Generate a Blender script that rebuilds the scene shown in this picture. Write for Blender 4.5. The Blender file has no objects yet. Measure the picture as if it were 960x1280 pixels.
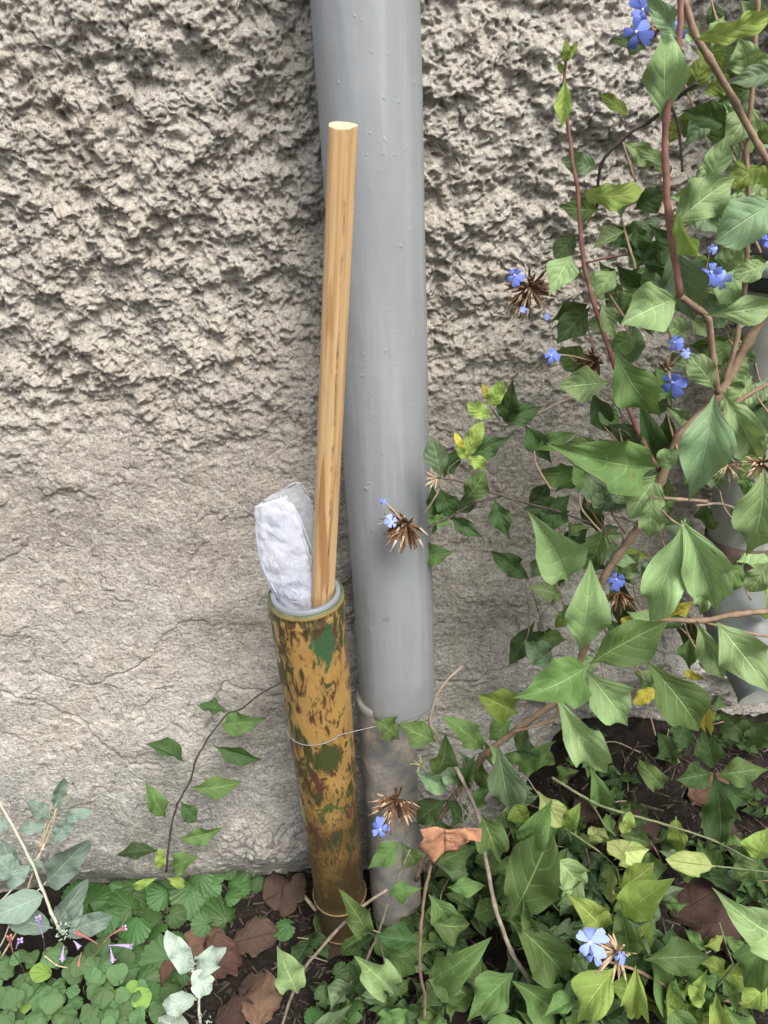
import bpy, math, random
import numpy as np
from mathutils import Vector, Matrix, noise

random.seed(7)
scene = bpy.context.scene
col = scene.collection

# ------------------------------------------------------------------ camera
F_PX, W_PX, H_PX = 961.0, 960.0, 1280.0
PITCH, ROLL = math.radians(25.5), math.radians(2.85)
CAM = Vector((0.0, -0.976, 1.23))
fwd = Vector((0, math.cos(PITCH), -math.sin(PITCH)))
r0, u0 = Vector((1, 0, 0)), Vector((0, math.sin(PITCH), math.cos(PITCH)))
RIGHT = r0 * math.cos(ROLL) - u0 * math.sin(ROLL)
UP = u0 * math.cos(ROLL) + r0 * math.sin(ROLL)
cd = bpy.data.cameras.new('camera')
cam = bpy.data.objects.new('camera', cd)
col.objects.link(cam)
m = Matrix.Identity(4)
for i, a in enumerate((RIGHT, UP, -fwd)):
    for j in range(3):
        m[j][i] = a[j]
m.translation = CAM
cam.matrix_world = m
cd.sensor_fit = 'VERTICAL'
cd.sensor_height = 36.0
cd.lens = 36.0 * F_PX / H_PX
cd.clip_start = 0.01
cd.clip_end = 500
scene.camera = cam

# ------------------------------------------------------------------ sky, sun, exposure
SUN_DIR = Vector((0.36, -0.62, 1.0)).normalized()      # towards the sun
world = bpy.data.worlds.new("World")
scene.world = world
world.use_nodes = True
wn = world.node_tree
wn.nodes.clear()
sky = wn.nodes.new('ShaderNodeTexSky')
sky.sky_type = 'NISHITA'
sky.sun_disc = False
sky.sun_elevation = math.asin(SUN_DIR.z)
sky.sun_rotation = math.atan2(SUN_DIR.x, SUN_DIR.y)
sky.dust_density = 3.0
sky.ozone_density = 1.0
sky.air_density = 1.0
hs = wn.nodes.new('ShaderNodeHueSaturation')
hs.inputs['Saturation'].default_value = 0.35            # bright overcast
bg = wn.nodes.new('ShaderNodeBackground')
bg.inputs['Strength'].default_value = 0.13
wo = wn.nodes.new('ShaderNodeOutputWorld')
wn.links.new(sky.outputs[0], hs.inputs['Color'])
wn.links.new(hs.outputs[0], bg.inputs['Color'])
wn.links.new(bg.outputs[0], wo.inputs['Surface'])
sd = bpy.data.lights.new('sun', 'SUN')
sd.energy = 2.3
sd.angle = math.radians(28)
sd.color = (1.0, 0.96, 0.9)
sun = bpy.data.objects.new('sun', sd)
col.objects.link(sun)
sun.rotation_euler = SUN_DIR.to_track_quat('Z', 'Y').to_euler()
scene.view_settings.view_transform = 'Standard'
scene.view_settings.look = 'None'
scene.view_settings.gamma = 1.0
scene.view_settings.exposure = 0.9
scene.render.resolution_x, scene.render.resolution_y = 768, 1024

# ------------------------------------------------------------------ projection helpers
def ray(px, py):
    return (fwd + RIGHT * ((px - 480) / F_PX) + UP * (-(py - 640) / F_PX)).normalized()

def P(px, py, Y):
    d = ray(px, py)
    return CAM + d * ((Y - CAM.y) / d.y)

def px_size(p):
    return (p - CAM).dot(fwd) / F_PX

# ------------------------------------------------------------------ numpy noise
def _hash(ix, iy, s):
    h = (ix.astype(np.int64) * 374761393 + iy.astype(np.int64) * 668265263 + s * 974634777) & 0xFFFFFFFF
    h = ((h ^ (h >> 13)) * 1274126177) & 0xFFFFFFFF
    h = ((h ^ (h >> 16)) * 2246822519) & 0xFFFFFFFF
    return ((h ^ (h >> 15)) & 0xFFFFFF) / float(0xFFFFFF)

def perlin(x, y, s=0):
    ix, iy = np.floor(x), np.floor(y)
    fx, fy = x - ix, y - iy
    ux, uy = fx * fx * fx * (fx * (fx * 6 - 15) + 10), fy * fy * fy * (fy * (fy * 6 - 15) + 10)
    def g(dx, dy):
        a = _hash(ix + dx, iy + dy, s) * 2 * np.pi
        return np.cos(a) * (fx - dx) + np.sin(a) * (fy - dy)
    a = g(0, 0) * (1 - ux) + g(1, 0) * ux
    b = g(0, 1) * (1 - ux) + g(1, 1) * ux
    return (a * (1 - uy) + b * uy) * 1.41

def worley(x, y, s=0):
    ix, iy = np.floor(x), np.floor(y)
    f1 = np.full(x.shape, 9.0)
    f2 = np.full(x.shape, 9.0)
    for dx in (-1, 0, 1):
        for dy in (-1, 0, 1):
            cx, cy = ix + dx, iy + dy
            d = np.hypot(cx + _hash(cx, cy, s) - x, cy + _hash(cx, cy, s + 31) - y)
            f2 = np.where(d < f1, f1, np.minimum(f2, d))
            f1 = np.minimum(f1, d)
    return f1, f2

def fbm(x, y, s=0, o=4):
    r, a, f = 0, 0.5, 1.0
    for k in range(o):
        r = r + a * perlin(x * f, y * f, s + k * 7)
        a *= 0.5
        f *= 2.03
    return r

def sstep(a, b, x):
    t = np.clip((x - a) / (b - a), 0, 1)
    return t * t * (3 - 2 * t)

# ------------------------------------------------------------------ object helpers
def tag(o, label=None, cat=None, group=None, kind=None):
    if label: o['label'] = label
    if cat: o['category'] = cat
    if group: o['group'] = group
    if kind: o['kind'] = kind
    return o

def thing(name, loc, label, cat, group=None):
    o = bpy.data.objects.new(name, None)
    o.empty_display_size = 0.02
    o.location = loc
    col.objects.link(o)
    return tag(o, label, cat, group)

def link_mesh(name, me, parent=None, world_mat=None):
    o = bpy.data.objects.new(name, me)
    col.objects.link(o)
    mw = world_mat if world_mat is not None else Matrix.Identity(4)
    if parent is not None:
        o.parent = parent
        mw = WORLD[parent.name].inverted() @ mw
    o.matrix_basis = mw
    WORLD[o.name] = (world_mat if world_mat is not None else Matrix.Identity(4))
    return o

WORLD = {}
def T(o):
    WORLD[o.name] = Matrix.Translation(o.location)
    return o

class MB:
    def __init__(s):
        s.v, s.f, s.m, s.uv = [], [], [], []
    def tube(s, pts, rad, n=8, mat=0, cap=True):
        pts = [Vector(p) for p in pts]
        if not hasattr(rad, '__len__'):
            rad = [rad] * len(pts)
        b = len(s.v)
        t0 = (pts[1] - pts[0]).normalized()
        nrm = t0.orthogonal().normalized()
        for i, p in enumerate(pts):
            t = (pts[min(i + 1, len(pts) - 1)] - pts[max(i - 1, 0)])
            t = t.normalized() if t.length > 1e-9 else t0
            nrm = (nrm - t * nrm.dot(t))
            nrm = nrm.normalized() if nrm.length > 1e-6 else t.orthogonal().normalized()
            bi = t.cross(nrm)
            for k in range(n):
                a = 2 * math.pi * k / n
                s.v.append(p + (nrm * math.cos(a) + bi * math.sin(a)) * rad[i])
        for i in range(len(pts) - 1):
            for k in range(n):
                k2 = (k + 1) % n
                s.f.append((b + i * n + k, b + i * n + k2, b + (i + 1) * n + k2, b + (i + 1) * n + k))
                s.m.append(mat)
        if cap:
            s.f.append(tuple(b + k for k in reversed(range(n)))); s.m.append(mat)
            e = b + (len(pts) - 1) * n
            s.f.append(tuple(e + k for k in range(n))); s.m.append(mat)
    def rings(s, rings, closed=True, mat=0, cap0=False, cap1=False):
        b = len(s.v)
        n = len(rings[0])
        for r in rings:
            s.v += [Vector(p) for p in r]
        for i in range(len(rings) - 1):
            mm = mat[i] if hasattr(mat, '__len__') else mat
            for k in range(n if closed else n - 1):
                k2 = (k + 1) % n
                s.f.append((b + i * n + k, b + i * n + k2, b + (i + 1) * n + k2, b + (i + 1) * n + k))
                s.m.append(mm)
        if cap0: s.f.append(tuple(b + k for k in reversed(range(n)))); s.m.append(0 if hasattr(mat, '__len__') else mat)
        if cap1:
            e = b + (len(rings) - 1) * n
            s.f.append(tuple(e + k for k in range(n))); s.m.append(0 if hasattr(mat, '__len__') else mat)
    def mesh(s, name, mats, smooth=True, origin=None):
        me = bpy.data.meshes.new(name)
        vs = s.v if origin is None else [v - origin for v in s.v]
        me.from_pydata([tuple(v) for v in vs], [], s.f)
        for mt in mats: me.materials.append(mt)
        me.polygons.foreach_set('material_index', s.m)
        if smooth: me.polygons.foreach_set('use_smooth', [True] * len(s.f))
        me.update()
        return me
    def build(s, name, mats, parent=None, smooth=True, origin=None):
        if not isinstance(mats, (list, tuple)): mats = [mats]
        if origin is None and parent is not None:
            origin = WORLD[parent.name].translation
        if origin is None:
            origin = Vector((0, 0, 0))
        origin = Vector(origin)
        return link_mesh(name, s.mesh(name, mats, smooth, origin), parent, Matrix.Translation(origin))

def grid_mesh(name, X, Y, Z, mats):
    ny, nx = X.shape
    me = bpy.data.meshes.new(name)
    n = nx * ny
    co = np.stack([X, Y, Z], -1).reshape(-1, 3).astype(np.float32)
    idx = np.arange(n).reshape(ny, nx)
    q = np.stack([idx[:-1, :-1], idx[:-1, 1:], idx[1:, 1:], idx[1:, :-1]], -1).reshape(-1, 4)
    me.vertices.add(n)
    me.vertices.foreach_set('co', co.ravel())
    me.loops.add(q.size)
    me.loops.foreach_set('vertex_index', q.ravel().astype(np.int32))
    me.polygons.add(len(q))
    me.polygons.foreach_set('loop_start', (np.arange(len(q)) * 4).astype(np.int32))
    me.polygons.foreach_set('use_smooth', np.ones(len(q), dtype=bool))
    for mt in mats: me.materials.append(mt)
    me.update(calc_edges=True)
    return me

def spline(pts, seg=6):
    pts = [Vector(p) for p in pts]
    if len(pts) < 3:
        return [pts[0].lerp(pts[-1], i / seg) for i in range(seg + 1)]
    out = []
    q = [pts[0] * 2 - pts[1]] + pts + [pts[-1] * 2 - pts[-2]]
    for i in range(1, len(q) - 2):
        a, b, c, d = q[i - 1], q[i], q[i + 1], q[i + 2]
        for k in range(seg):
            t = k / seg
            out.append(0.5 * ((2 * b) + (c - a) * t + (2 * a - 5 * b + 4 * c - d) * t * t + (3 * b - a - 3 * c + d) * t ** 3))
    out.append(pts[-1])
    return out

# ------------------------------------------------------------------ materials
class NT:
    def __init__(s, name):
        s.mat = bpy.data.materials.new(name)
        s.mat.use_nodes = True
        s.t = s.mat.node_tree
        s.t.nodes.clear()
        s.out = s.n('OutputMaterial')
    def n(s, typ, **kw):
        nd = s.t.nodes.new('ShaderNode' + typ)
        for k, v in kw.items():
            if k[0] == '_': setattr(nd, k[1:], v)
        return nd
    def set(s, nd, key, v):
        if v is None: return
        if hasattr(v, 'is_output') or hasattr(v, 'links'):
            s.t.links.new(v, nd.inputs[key])
        elif isinstance(v, tuple) and len(v) == 3 and nd.inputs[key].type == 'RGBA':
            nd.inputs[key].default_value = (*v, 1)
        else:
            nd.inputs[key].default_value = v
    def math(s, op, a, b=None, c=None, clamp=False):
        nd = s.n('Math'); nd.operation = op; nd.use_clamp = clamp
        s.set(nd, 0, a); s.set(nd, 1, b); s.set(nd, 2, c)
        return nd.outputs[0]
    def mix(s, fac, a, b, mode='MIX'):
        nd = s.n('Mix'); nd.data_type = 'RGBA'; nd.blend_type = mode
        s.set(nd, 0, fac); s.set(nd, 6, a); s.set(nd, 7, b)
        return nd.outputs[2]
    def noise(s, vec, scale, detail=4, rough=0.55, dist=0.0):
        nd = s.n('TexNoise')
        s.set(nd, 'Vector', vec); s.set(nd, 'Scale', scale); s.set(nd, 'Detail', detail)
        s.set(nd, 'Roughness', rough); s.set(nd, 'Distortion', dist)
        return nd.outputs[0]
    def coords(s, kind='Object', scale=(1, 1, 1), loc=(0, 0, 0)):
        tc = s.n('TexCoord'); mp = s.n('Mapping')
        s.t.links.new(tc.outputs[kind], mp.inputs[0])
        mp.inputs['Scale'].default_value = scale
        mp.inputs['Location'].default_value = loc
        return mp.outputs[0]
    def ramp(s, fac, stops):
        nd = s.n('ValToRGB')
        s.set(nd, 0, fac)
        e = nd.color_ramp.elements
        while len(e) > 1: e.remove(e[-1])
        e[0].position = stops[0][0]
        c0 = stops[0][1]
        e[0].color = (*c0, 1) if isinstance(c0, tuple) else (c0, c0, c0, 1)
        for p, c in stops[1:]:
            k = e.new(p); k.color = (*c, 1) if isinstance(c, tuple) else (c, c, c, 1)
        return nd.outputs[0]
    def bump(s, h, strength=0.5, dist=0.002, normal=None):
        nd = s.n('Bump')
        s.set(nd, 'Strength', strength); s.set(nd, 'Distance', dist); s.set(nd, 'Height', h); s.set(nd, 'Normal', normal)
        return nd.outputs[0]
    def bsdf(s, color, rough=0.6, spec=0.4, normal=None, **kw):
        nd = s.n('BsdfPrincipled')
        s.set(nd, 'Base Color', color); s.set(nd, 'Roughness', rough); s.set(nd, 'Specular IOR Level', spec); s.set(nd, 'Normal', normal)
        for k, v in kw.items(): s.set(nd, k.replace('_', ' '), v)
        return nd.outputs[0]
    def done(s, sh):
        s.t.links.new(sh, s.out.inputs[0])
        return s.mat

def simple(name, color, rough=0.6, spec=0.4, var=0.15, nscale=60, bump=0.2, bdist=0.001):
    t = NT(name)
    c = t.coords()
    n = t.noise(c, nscale, 5, 0.6)
    k = t.ramp(n, [(0.3, tuple(x * (1 - var) for x in color)), (0.7, tuple(min(1, x * (1 + var)) for x in color))])
    return t.done(t.bsdf(k, rough, spec, t.bump(n, bump, bdist)))

def mat_wall():
    t = NT('weathered_stone')
    c = t.coords()
    sep = t.n('SeparateXYZ'); t.t.links.new(c, sep.inputs[0])
    big = t.noise(c, 3.2, 5, 0.6, 0.4)
    mid = t.noise(c, 14, 6, 0.65, 0.3)
    fine = t.noise(c, 170, 6, 0.75)
    grit = t.noise(c, 480, 5, 0.8)
    z = sep.outputs[2]
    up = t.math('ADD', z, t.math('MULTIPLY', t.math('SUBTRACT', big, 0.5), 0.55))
    # height bands: foot darkened as painted shade, pale grey stone above, tan middle, cold grey on top
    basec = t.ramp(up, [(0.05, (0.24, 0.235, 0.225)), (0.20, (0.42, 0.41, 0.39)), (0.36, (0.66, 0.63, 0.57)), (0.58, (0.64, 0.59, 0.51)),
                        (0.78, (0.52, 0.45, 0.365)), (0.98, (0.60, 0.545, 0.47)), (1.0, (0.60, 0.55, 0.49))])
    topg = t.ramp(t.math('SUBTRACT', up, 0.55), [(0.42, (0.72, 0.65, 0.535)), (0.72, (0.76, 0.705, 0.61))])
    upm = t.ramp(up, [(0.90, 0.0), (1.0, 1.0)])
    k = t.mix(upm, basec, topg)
    k = t.mix(t.ramp(mid, [(0.44, 0.0), (0.60, 0.55)]), k, t.mix(0.5, k, (0.49, 0.455, 0.41)))
    m2 = t.noise(c, 7.5, 4, 0.6, 0.8)
    k = t.mix(t.ramp(m2, [(0.50, 0.0), (0.66, 0.6)]), k, (0.68, 0.585, 0.46))
    m3 = t.noise(c, 38, 5, 0.7, 0.5)
    k = t.mix(t.ramp(m3, [(0.53, 0.0), (0.62, 0.7)]), k, (0.78, 0.73, 0.64))
    k = t.mix(t.ramp(m3, [(0.36, 0.6), (0.46, 0.0)]), k, (0.37, 0.335, 0.29))
    m5 = t.noise(c, 85, 5, 0.75, 0.6)
    k = t.mix(t.ramp(m5, [(0.54, 0.0), (0.64, 0.55)]), k, (0.80, 0.76, 0.68))
    k = t.mix(t.ramp(m5, [(0.37, 0.6), (0.46, 0.0)]), k, (0.31, 0.275, 0.235))
    k = t.mix(t.ramp(fine, [(0.38, 0.55), (0.49, 0.0)]), k, (0.34, 0.31, 0.275))
    k = t.mix(t.ramp(fine, [(0.52, 0.0), (0.62, 0.5)]), k, (0.72, 0.69, 0.63))
    k = t.mix(t.ramp(grit, [(0.54, 0.0), (0.63, 0.65)]), k, (0.80, 0.77, 0.72))
    k = t.mix(t.ramp(grit, [(0.38, 0.65), (0.46, 0.0)]), k, (0.15, 0.14, 0.13))
    pn = t.noise(c, 300, 2, 0.5)
    k = t.mix(t.math('MULTIPLY', t.ramp(pn, [(0.33, 0.85), (0.39, 0.0)]), t.ramp(m3, [(0.4, 1.0), (0.6, 0.3)])), k, (0.12, 0.11, 0.10))  # tiny pits drawn as dark specks, their shade painted into the colour
    vor = t.n('TexVoronoi'); vor.feature = 'F1'
    t.set(vor, 'Vector', c); t.set(vor, 'Scale', 190.0)
    h = t.math('ADD', t.math('MULTIPLY', fine, 1.0), t.math('MULTIPLY', grit, 0.45))
    h = t.math('ADD', h, t.math('MULTIPLY', vor.outputs[0], 0.35))
    b = t.bump(t.math('ADD', h, t.math('MULTIPLY', m5, 0.9)), 1.0, 0.006)
    # damp patch of stone low on the left of the bamboo
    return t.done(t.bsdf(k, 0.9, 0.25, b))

def mat_soil():
    t = NT('dark_soil')
    c = t.coords()
    n = t.noise(c, 35, 8, 0.7)
    f = t.noise(c, 260, 5, 0.7)
    k = t.ramp(n, [(0.3, (0.010, 0.008, 0.0065)), (0.55, (0.025, 0.020, 0.016)), (0.75, (0.050, 0.041, 0.033))])
    k = t.mix(t.ramp(f, [(0.55, 0.0), (0.7, 0.6)]), k, (0.075, 0.06, 0.048))
    return t.done(t.bsdf(k, 0.95, 0.2, t.bump(t.math('ADD', n, f), 0.9, 0.008)))

def mat_pipe():
    t = NT('grey_pipe_paint')
    c = t.coords(scale=(1, 1, 0.35))
    c2 = t.coords()
    n = t.noise(c, 14, 5, 0.6)
    s = t.noise(c2, 110, 3, 0.5)
    l = t.noise(c2, 26, 3, 0.5)
    k = t.ramp(n, [(0.3, (0.235, 0.25, 0.26)), (0.7, (0.29, 0.305, 0.318))])
    k = t.mix(t.ramp(s, [(0.74, 0.0), (0.78, 0.4)]), k, (0.5, 0.52, 0.52))
    k = t.mix(t.ramp(t.noise(c2, 45, 2, 0.5), [(0.22, 0.5), (0.26, 0.0)]), k, (0.16, 0.16, 0.15))
    st = t.noise(t.coords(scale=(1, 1, 0.05)), 70, 4, 0.6)
    k = t.mix(t.ramp(st, [(0.5, 0.0), (0.72, 0.45)]), k, (0.38, 0.395, 0.405))
    k = t.mix(t.ramp(st, [(0.28, 0.25), (0.45, 0.0)]), k, (0.25, 0.25, 0.24))
    k = t.mix(t.ramp(t.noise(c2, 9, 6, 0.7, 1.0), [(0.52, 0.0), (0.7, 0.35)]), k, (0.26, 0.25, 0.235))
    # patchy, darker grey-brown towards the lower end
    sep = t.n('SeparateXYZ'); t.t.links.new(c2, sep.inputs[0])
    low_tint = t.math('MULTIPLY', t.ramp(t.math('ADD', sep.outputs[2], t.math('MULTIPLY', n, 0.12)), [(0.40, 0.75), (0.62, 0.0)]), t.noise(c2, 20, 6, 0.7))
    k = t.mix(low_tint, k, (0.22, 0.20, 0.17))
    h = t.math('ADD', t.math('MULTIPLY', t.ramp(s, [(0.65, 0.0), (0.78, 1.0)]), 0.6), t.math('MULTIPLY', l, 1.0))
    h = t.math('ADD', h, t.math('MULTIPLY', t.noise(t.coords(scale=(1, 1, 0.08)), 160, 3, 0.5), 0.25))
    return t.done(t.bsdf(k, 0.42, 0.45, t.bump(h, 0.55, 0.0016)))

def mat_old_pipe():
    t = NT('stained_cement_pipe')
    c = t.coords()
    n = t.noise(c, 30, 8, 0.72, 0.1)
    f = t.noise(c, 150, 4, 0.6)
    k = t.ramp(n, [(0.3, (0.16, 0.15, 0.145)), (0.47, (0.24, 0.23, 0.215)), (0.57, (0.31, 0.275, 0.235)), (0.66, (0.42, 0.36, 0.29))])
    return t.done(t.bsdf(k, 0.8, 0.25, t.bump(t.math('ADD', n, t.math('MULTIPLY', f, 0.4)), 0.7, 0.003)))

def mat_bamboo():
    t = NT('painted_bamboo')
    c = t.coords()
    cv = t.coords(scale=(1, 1, 0.33))
    fib = t.noise(t.coords(scale=(1, 1, 0.03)), 420, 3, 0.5)
    big = t.noise(c, 9, 4, 0.6)
    base = t.ramp(big, [(0.35, (0.31, 0.185, 0.06)), (0.6, (0.42, 0.265, 0.09)), (0.75, (0.32, 0.235, 0.075))])
    base = t.mix(t.ramp(fib, [(0.35, 0.45), (0.55, 0.0)]), base, (0.36, 0.19, 0.05))
    # dark flaking patches, longer along the culm
    p1 = t.noise(cv, 88, 7, 0.74, 0.7)
    region = t.noise(c, 13, 3, 0.5)
    pm = t.ramp(t.math('ADD', p1, t.math('MULTIPLY', t.math('SUBTRACT', region, 0.5), 0.55)), [(0.50, 0.0), (0.535, 1.0)])
    dark = t.mix(t.ramp(t.noise(c, 16, 3, 0.5), [(0.44, 0.0), (0.52, 1.0)]), (0.070, 0.028, 0.020), (0.030, 0.042, 0.016))
    k = t.mix(t.ramp(t.math('ADD', p1, t.math('MULTIPLY', t.math('SUBTRACT', region, 0.5), 0.55)), [(0.44, 0.0), (0.51, 0.45)]), base, (0.22, 0.12, 0.04))
    k = t.mix(t.math('MULTIPLY', pm, 0.92), k, dark)
    p2 = t.noise(t.coords(scale=(1, 1, 0.6), loc=(3, 1, 7)), 30, 5, 0.7, 0.6)
    k = t.mix(t.ramp(p2, [(0.62, 0.0), (0.635, 0.85)]), k, (0.050, 0.085, 0.025))
    # one solid green patch near the top, facing the viewer
    def blob(p, r, colr, kk, n=0.5):
        geo = t.n('VectorMath'); geo.operation = 'SUBTRACT'
        t.t.links.new(c, geo.inputs[0]); geo.inputs[1].default_value = p
        sc = t.n('VectorMath'); sc.operation = 'MULTIPLY'
        t.t.links.new(geo.outputs[0], sc.inputs[0]); sc.inputs[1].default_value = (1 / r[0], 0.2 / r[0], 1 / r[1])
        ln = t.n('VectorMath'); ln.operation = 'LENGTH'
        t.t.links.new(sc.outputs[0], ln.inputs[0])
        d = t.math('ADD', ln.outputs['Value'], t.math('MULTIPLY', t.math('SUBTRACT', p1, 0.5), n * 9))
        return t.mix(t.ramp(d, [(0.95, 1.0), (1.03, 0.0)]), kk, colr)
    k = blob((0.022, -0.046, -0.055), (0.016, 0.034), (0.045, 0.10, 0.045), k)
    k = blob((0.012, -0.040, -0.255), (0.019, 0.025), (0.05, 0.065, 0.02), k)
    # ragged dark brown tone on the lowest stretch
    sep = t.n('SeparateXYZ'); t.t.links.new(c, sep.inputs[0])
    low_dark = t.ramp(t.math('ADD', t.math('ADD', sep.outputs[2], 0.70), t.math('MULTIPLY', t.math('SUBTRACT', p1, 0.5), 0.9)), [(0.10, 0.95), (0.24, 0.6), (0.36, 0.0)])
    k = t.mix(low_dark, k, (0.045, 0.030, 0.015))
    return t.done(t.bsdf(k, t.ramp(pm, [(0, 0.25), (1, 0.5)]), 0.45, t.bump(t.math('ADD', t.math('MULTIPLY', fib, 0.3), t.math('MULTIPLY', pm, 0.7)), 0.45, 0.0008)))

def mat_wood():
    t = NT('varnished_pine')
    tc = t.n('TexCoord'); sx = t.n('SeparateXYZ'); t.t.links.new(tc.outputs['Object'], sx.inputs[0])
    gx_ = t.math('SUBTRACT', sx.outputs[0], t.math('MULTIPLY', sx.outputs[2], 0.121))
    gy_ = t.math('ADD', sx.outputs[1], t.math('MULTIPLY', sx.outputs[2], 0.162))
    def along(f, off=0.0):                       # grain frame: across, across, along * f
        cb = t.n('CombineXYZ'); t.set(cb, 0, gx_); t.set(cb, 1, t.math('ADD', gy_, off)); t.set(cb, 2, t.math('MULTIPLY', sx.outputs[2], f))
        return cb.outputs[0]
    n = t.noise(along(0.022), 210, 4, 0.55, 0.1)
    n2 = t.noise(along(0.06, 0.3), 80, 3, 0.5, 0.4)
    k = t.ramp(n, [(0.32, (0.46, 0.27, 0.12)), (0.47, (0.57, 0.37, 0.185)), (0.58, (0.63, 0.43, 0.22)), (0.70, (0.52, 0.31, 0.14))])
    k = t.mix(t.ramp(n2, [(0.54, 0.0), (0.62, 0.7)]), k, (0.30, 0.13, 0.045))
    sp = t.noise(along(0.07, 0.7), 150, 3, 0.5)
    k = t.mix(t.ramp(sp, [(0.64, 0.0), (0.70, 0.8)]), k, (0.14, 0.07, 0.03))
    co = t.coords(); sp2 = t.n('SeparateXYZ'); t.t.links.new(co, sp2.inputs[0])
    xl = t.math('SUBTRACT', sp2.outputs[0], t.math('MULTIPLY', sp2.outputs[2], 0.121))
    band = t.math('ABSOLUTE', t.math('SUBTRACT', xl, t.math('ADD', 0.0042, t.math('MULTIPLY', t.math('SUBTRACT', n2, 0.5), 0.006))))
    bm = t.math('MULTIPLY', t.ramp(t.math('MULTIPLY', band, 100), [(0.05, 1.0), (0.17, 0.0)]), t.ramp(t.noise(along(1.0, 0.1), 22, 4, 0.6), [(0.48, 0.0), (0.60, 0.75)]))
    k = t.mix(bm, k, (0.12, 0.065, 0.03))
    return t.done(t.bsdf(k, 0.38, 0.45, t.bump(n, 0.25, 0.0008)))

def leaf_mat(name, c, vein=None, vmix=0.8, back=None, trans=0.22, rough=0.62, spec=0.28, mott=0.25, edge=None, radial=False):
    t = NT(name)
    tc = t.n('TexCoord')
    sep = t.n('SeparateXYZ'); t.t.links.new(tc.outputs['UV'], sep.inputs[0])
    u, v = sep.outputs[0], sep.outputs[1]
    oi = t.n('ObjectInfo')
    rnd = oi.outputs['Random']
    off = t.n('VectorMath'); off.operation = 'ADD'
    t.t.links.new(tc.outputs['UV'], off.inputs[0])
    cb = t.n('CombineXYZ'); t.t.links.new(t.math('MULTIPLY', rnd, 37.0), cb.inputs[0])
    t.t.links.new(cb.outputs[0], off.inputs[1])
    nz = t.noise(off.outputs[0], 5.0, 4, 0.6)
    nf = t.noise(off.outputs[0], 28.0, 4, 0.7)
    s = t.math('ABSOLUTE', t.math('SUBTRACT', u, 0.5))
    s2 = t.math('MULTIPLY', s, 2.0)
    mid = t.ramp(s, [(0.008, 1.0), (0.022, 0.0)])
    w = t.math('SUBTRACT', v, t.math('MULTIPLY', t.math('POWER', s2, 1.3), 0.34))
    w = t.math('ADD', w, t.math('MULTIPLY', t.math('SUBTRACT', nz, 0.5), 0.05))
    fr = t.math('FRACT', t.math('MULTIPLY', w, 5.5))
    dv = t.math('ABSOLUTE', t.math('SUBTRACT', fr, 0.5))
    side = t.math('MULTIPLY', t.ramp(dv, [(0.0, 1.0), (0.06, 0.0)]), t.ramp(s2, [(0.15, 0.8), (0.9, 0.05)]))
    if radial:
        fr = t.math('FRACT', t.math('MULTIPLY', u, 9.0))
        dv = t.math('ABSOLUTE', t.math('SUBTRACT', fr, 0.5))
        side = t.math('MULTIPLY', t.ramp(dv, [(0.0, 1.0), (0.10, 0.0)]), t.ramp(v, [(0.2, 0.9), (0.9, 0.1)]))
        mid = t.math('MULTIPLY', mid, 0.2)
    puff = t.ramp(dv, [(0.0, 0.0), (0.35, 1.0)])
    vn = t.math('MAXIMUM', mid, t.math('MULTIPLY', side, 0.8))
    hs = t.n('HueSaturation')
    t.set(hs, 'Hue', t.math('ADD', 0.485, t.math('MULTIPLY', rnd, 0.03)))
    t.set(hs, 'Value', t.math('ADD', 0.62, t.math('MULTIPLY', rnd, 0.72)))
    t.set(hs, 'Saturation', t.math('ADD', 0.85, t.math('MULTIPLY', nz, 0.2)))
    t.set(hs, 'Color', c)
    k = hs.outputs[0]
    k = t.mix(t.ramp(nz, [(0.35, mott), (0.65, 0.0)]), k, t.mix(0.6, k, tuple(x * 0.45 for x in c)))
    k = t.mix(t.ramp(nf, [(0.5, 0.0), (0.7, 0.3)]), k, tuple(min(1, x * 1.45) for x in c))
    k = t.mix(t.ramp(nf, [(0.30, 0.4), (0.45, 0.0)]), k, tuple(x * 0.5 for x in c))
    nx = t.noise(off.outputs[0], 80.0, 3, 0.7)
    k = t.mix(t.ramp(nx, [(0.52, 0.0), (0.66, 0.35)]), k, tuple(min(1, x * 1.7 + 0.02) for x in c))
    k = t.mix(t.ramp(nx, [(0.34, 0.35), (0.46, 0.0)]), k, tuple(x * 0.55 for x in c))
    sp = t.noise(off.outputs[0], 9.0, 2, 0.5)
    k = t.mix(t.ramp(sp, [(0.70, 0.0), (0.73, 0.75)]), k, (0.16, 0.11, 0.05))
    vc = vein if vein else tuple(min(0.8, x * 2.1 + 0.06) for x in c)
    k = t.mix(t.math('MULTIPLY', vn, vmix), k, vc)
    if edge:
        k = t.mix(t.ramp(t.math('ADD', s2, t.math('MULTIPLY', t.math('SUBTRACT', nf, 0.5), 0.5)), [(0.80, 0.0), (0.98, 0.8)]), k, edge)
    geo = t.n('NewGeometry')
    bk = back if back else tuple(x * 0.75 + 0.06 for x in c)
    k = t.mix(geo.outputs['Backfacing'], k, t.mix(t.math('MULTIPLY', vn, 0.4), bk, vc))
    h = t.math('ADD', t.math('MULTIPLY', puff, 0.45), t.math('ADD', t.math('MULTIPLY', nf, 0.5), t.math('MULTIPLY', nx, 0.25)))
    h = t.math('SUBTRACT', h, t.math('MULTIPLY', mid, 0.8))
    b = t.bump(h, 0.65, 0.0018)
    p = t.bsdf(k, rough, spec, b)
    tr = t.n('BsdfTranslucent'); t.set(tr, 'Color', t.mix(0.35, k, (0.45, 0.6, 0.1))); t.set(tr, 'Normal', b)
    mx = t.n('MixShader'); mx.inputs[0].default_value = trans
    t.t.links.new(p, mx.inputs[1]); t.t.links.new(tr.outputs[0], mx.inputs[2])
    return t.done(mx.outputs[0])

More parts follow.
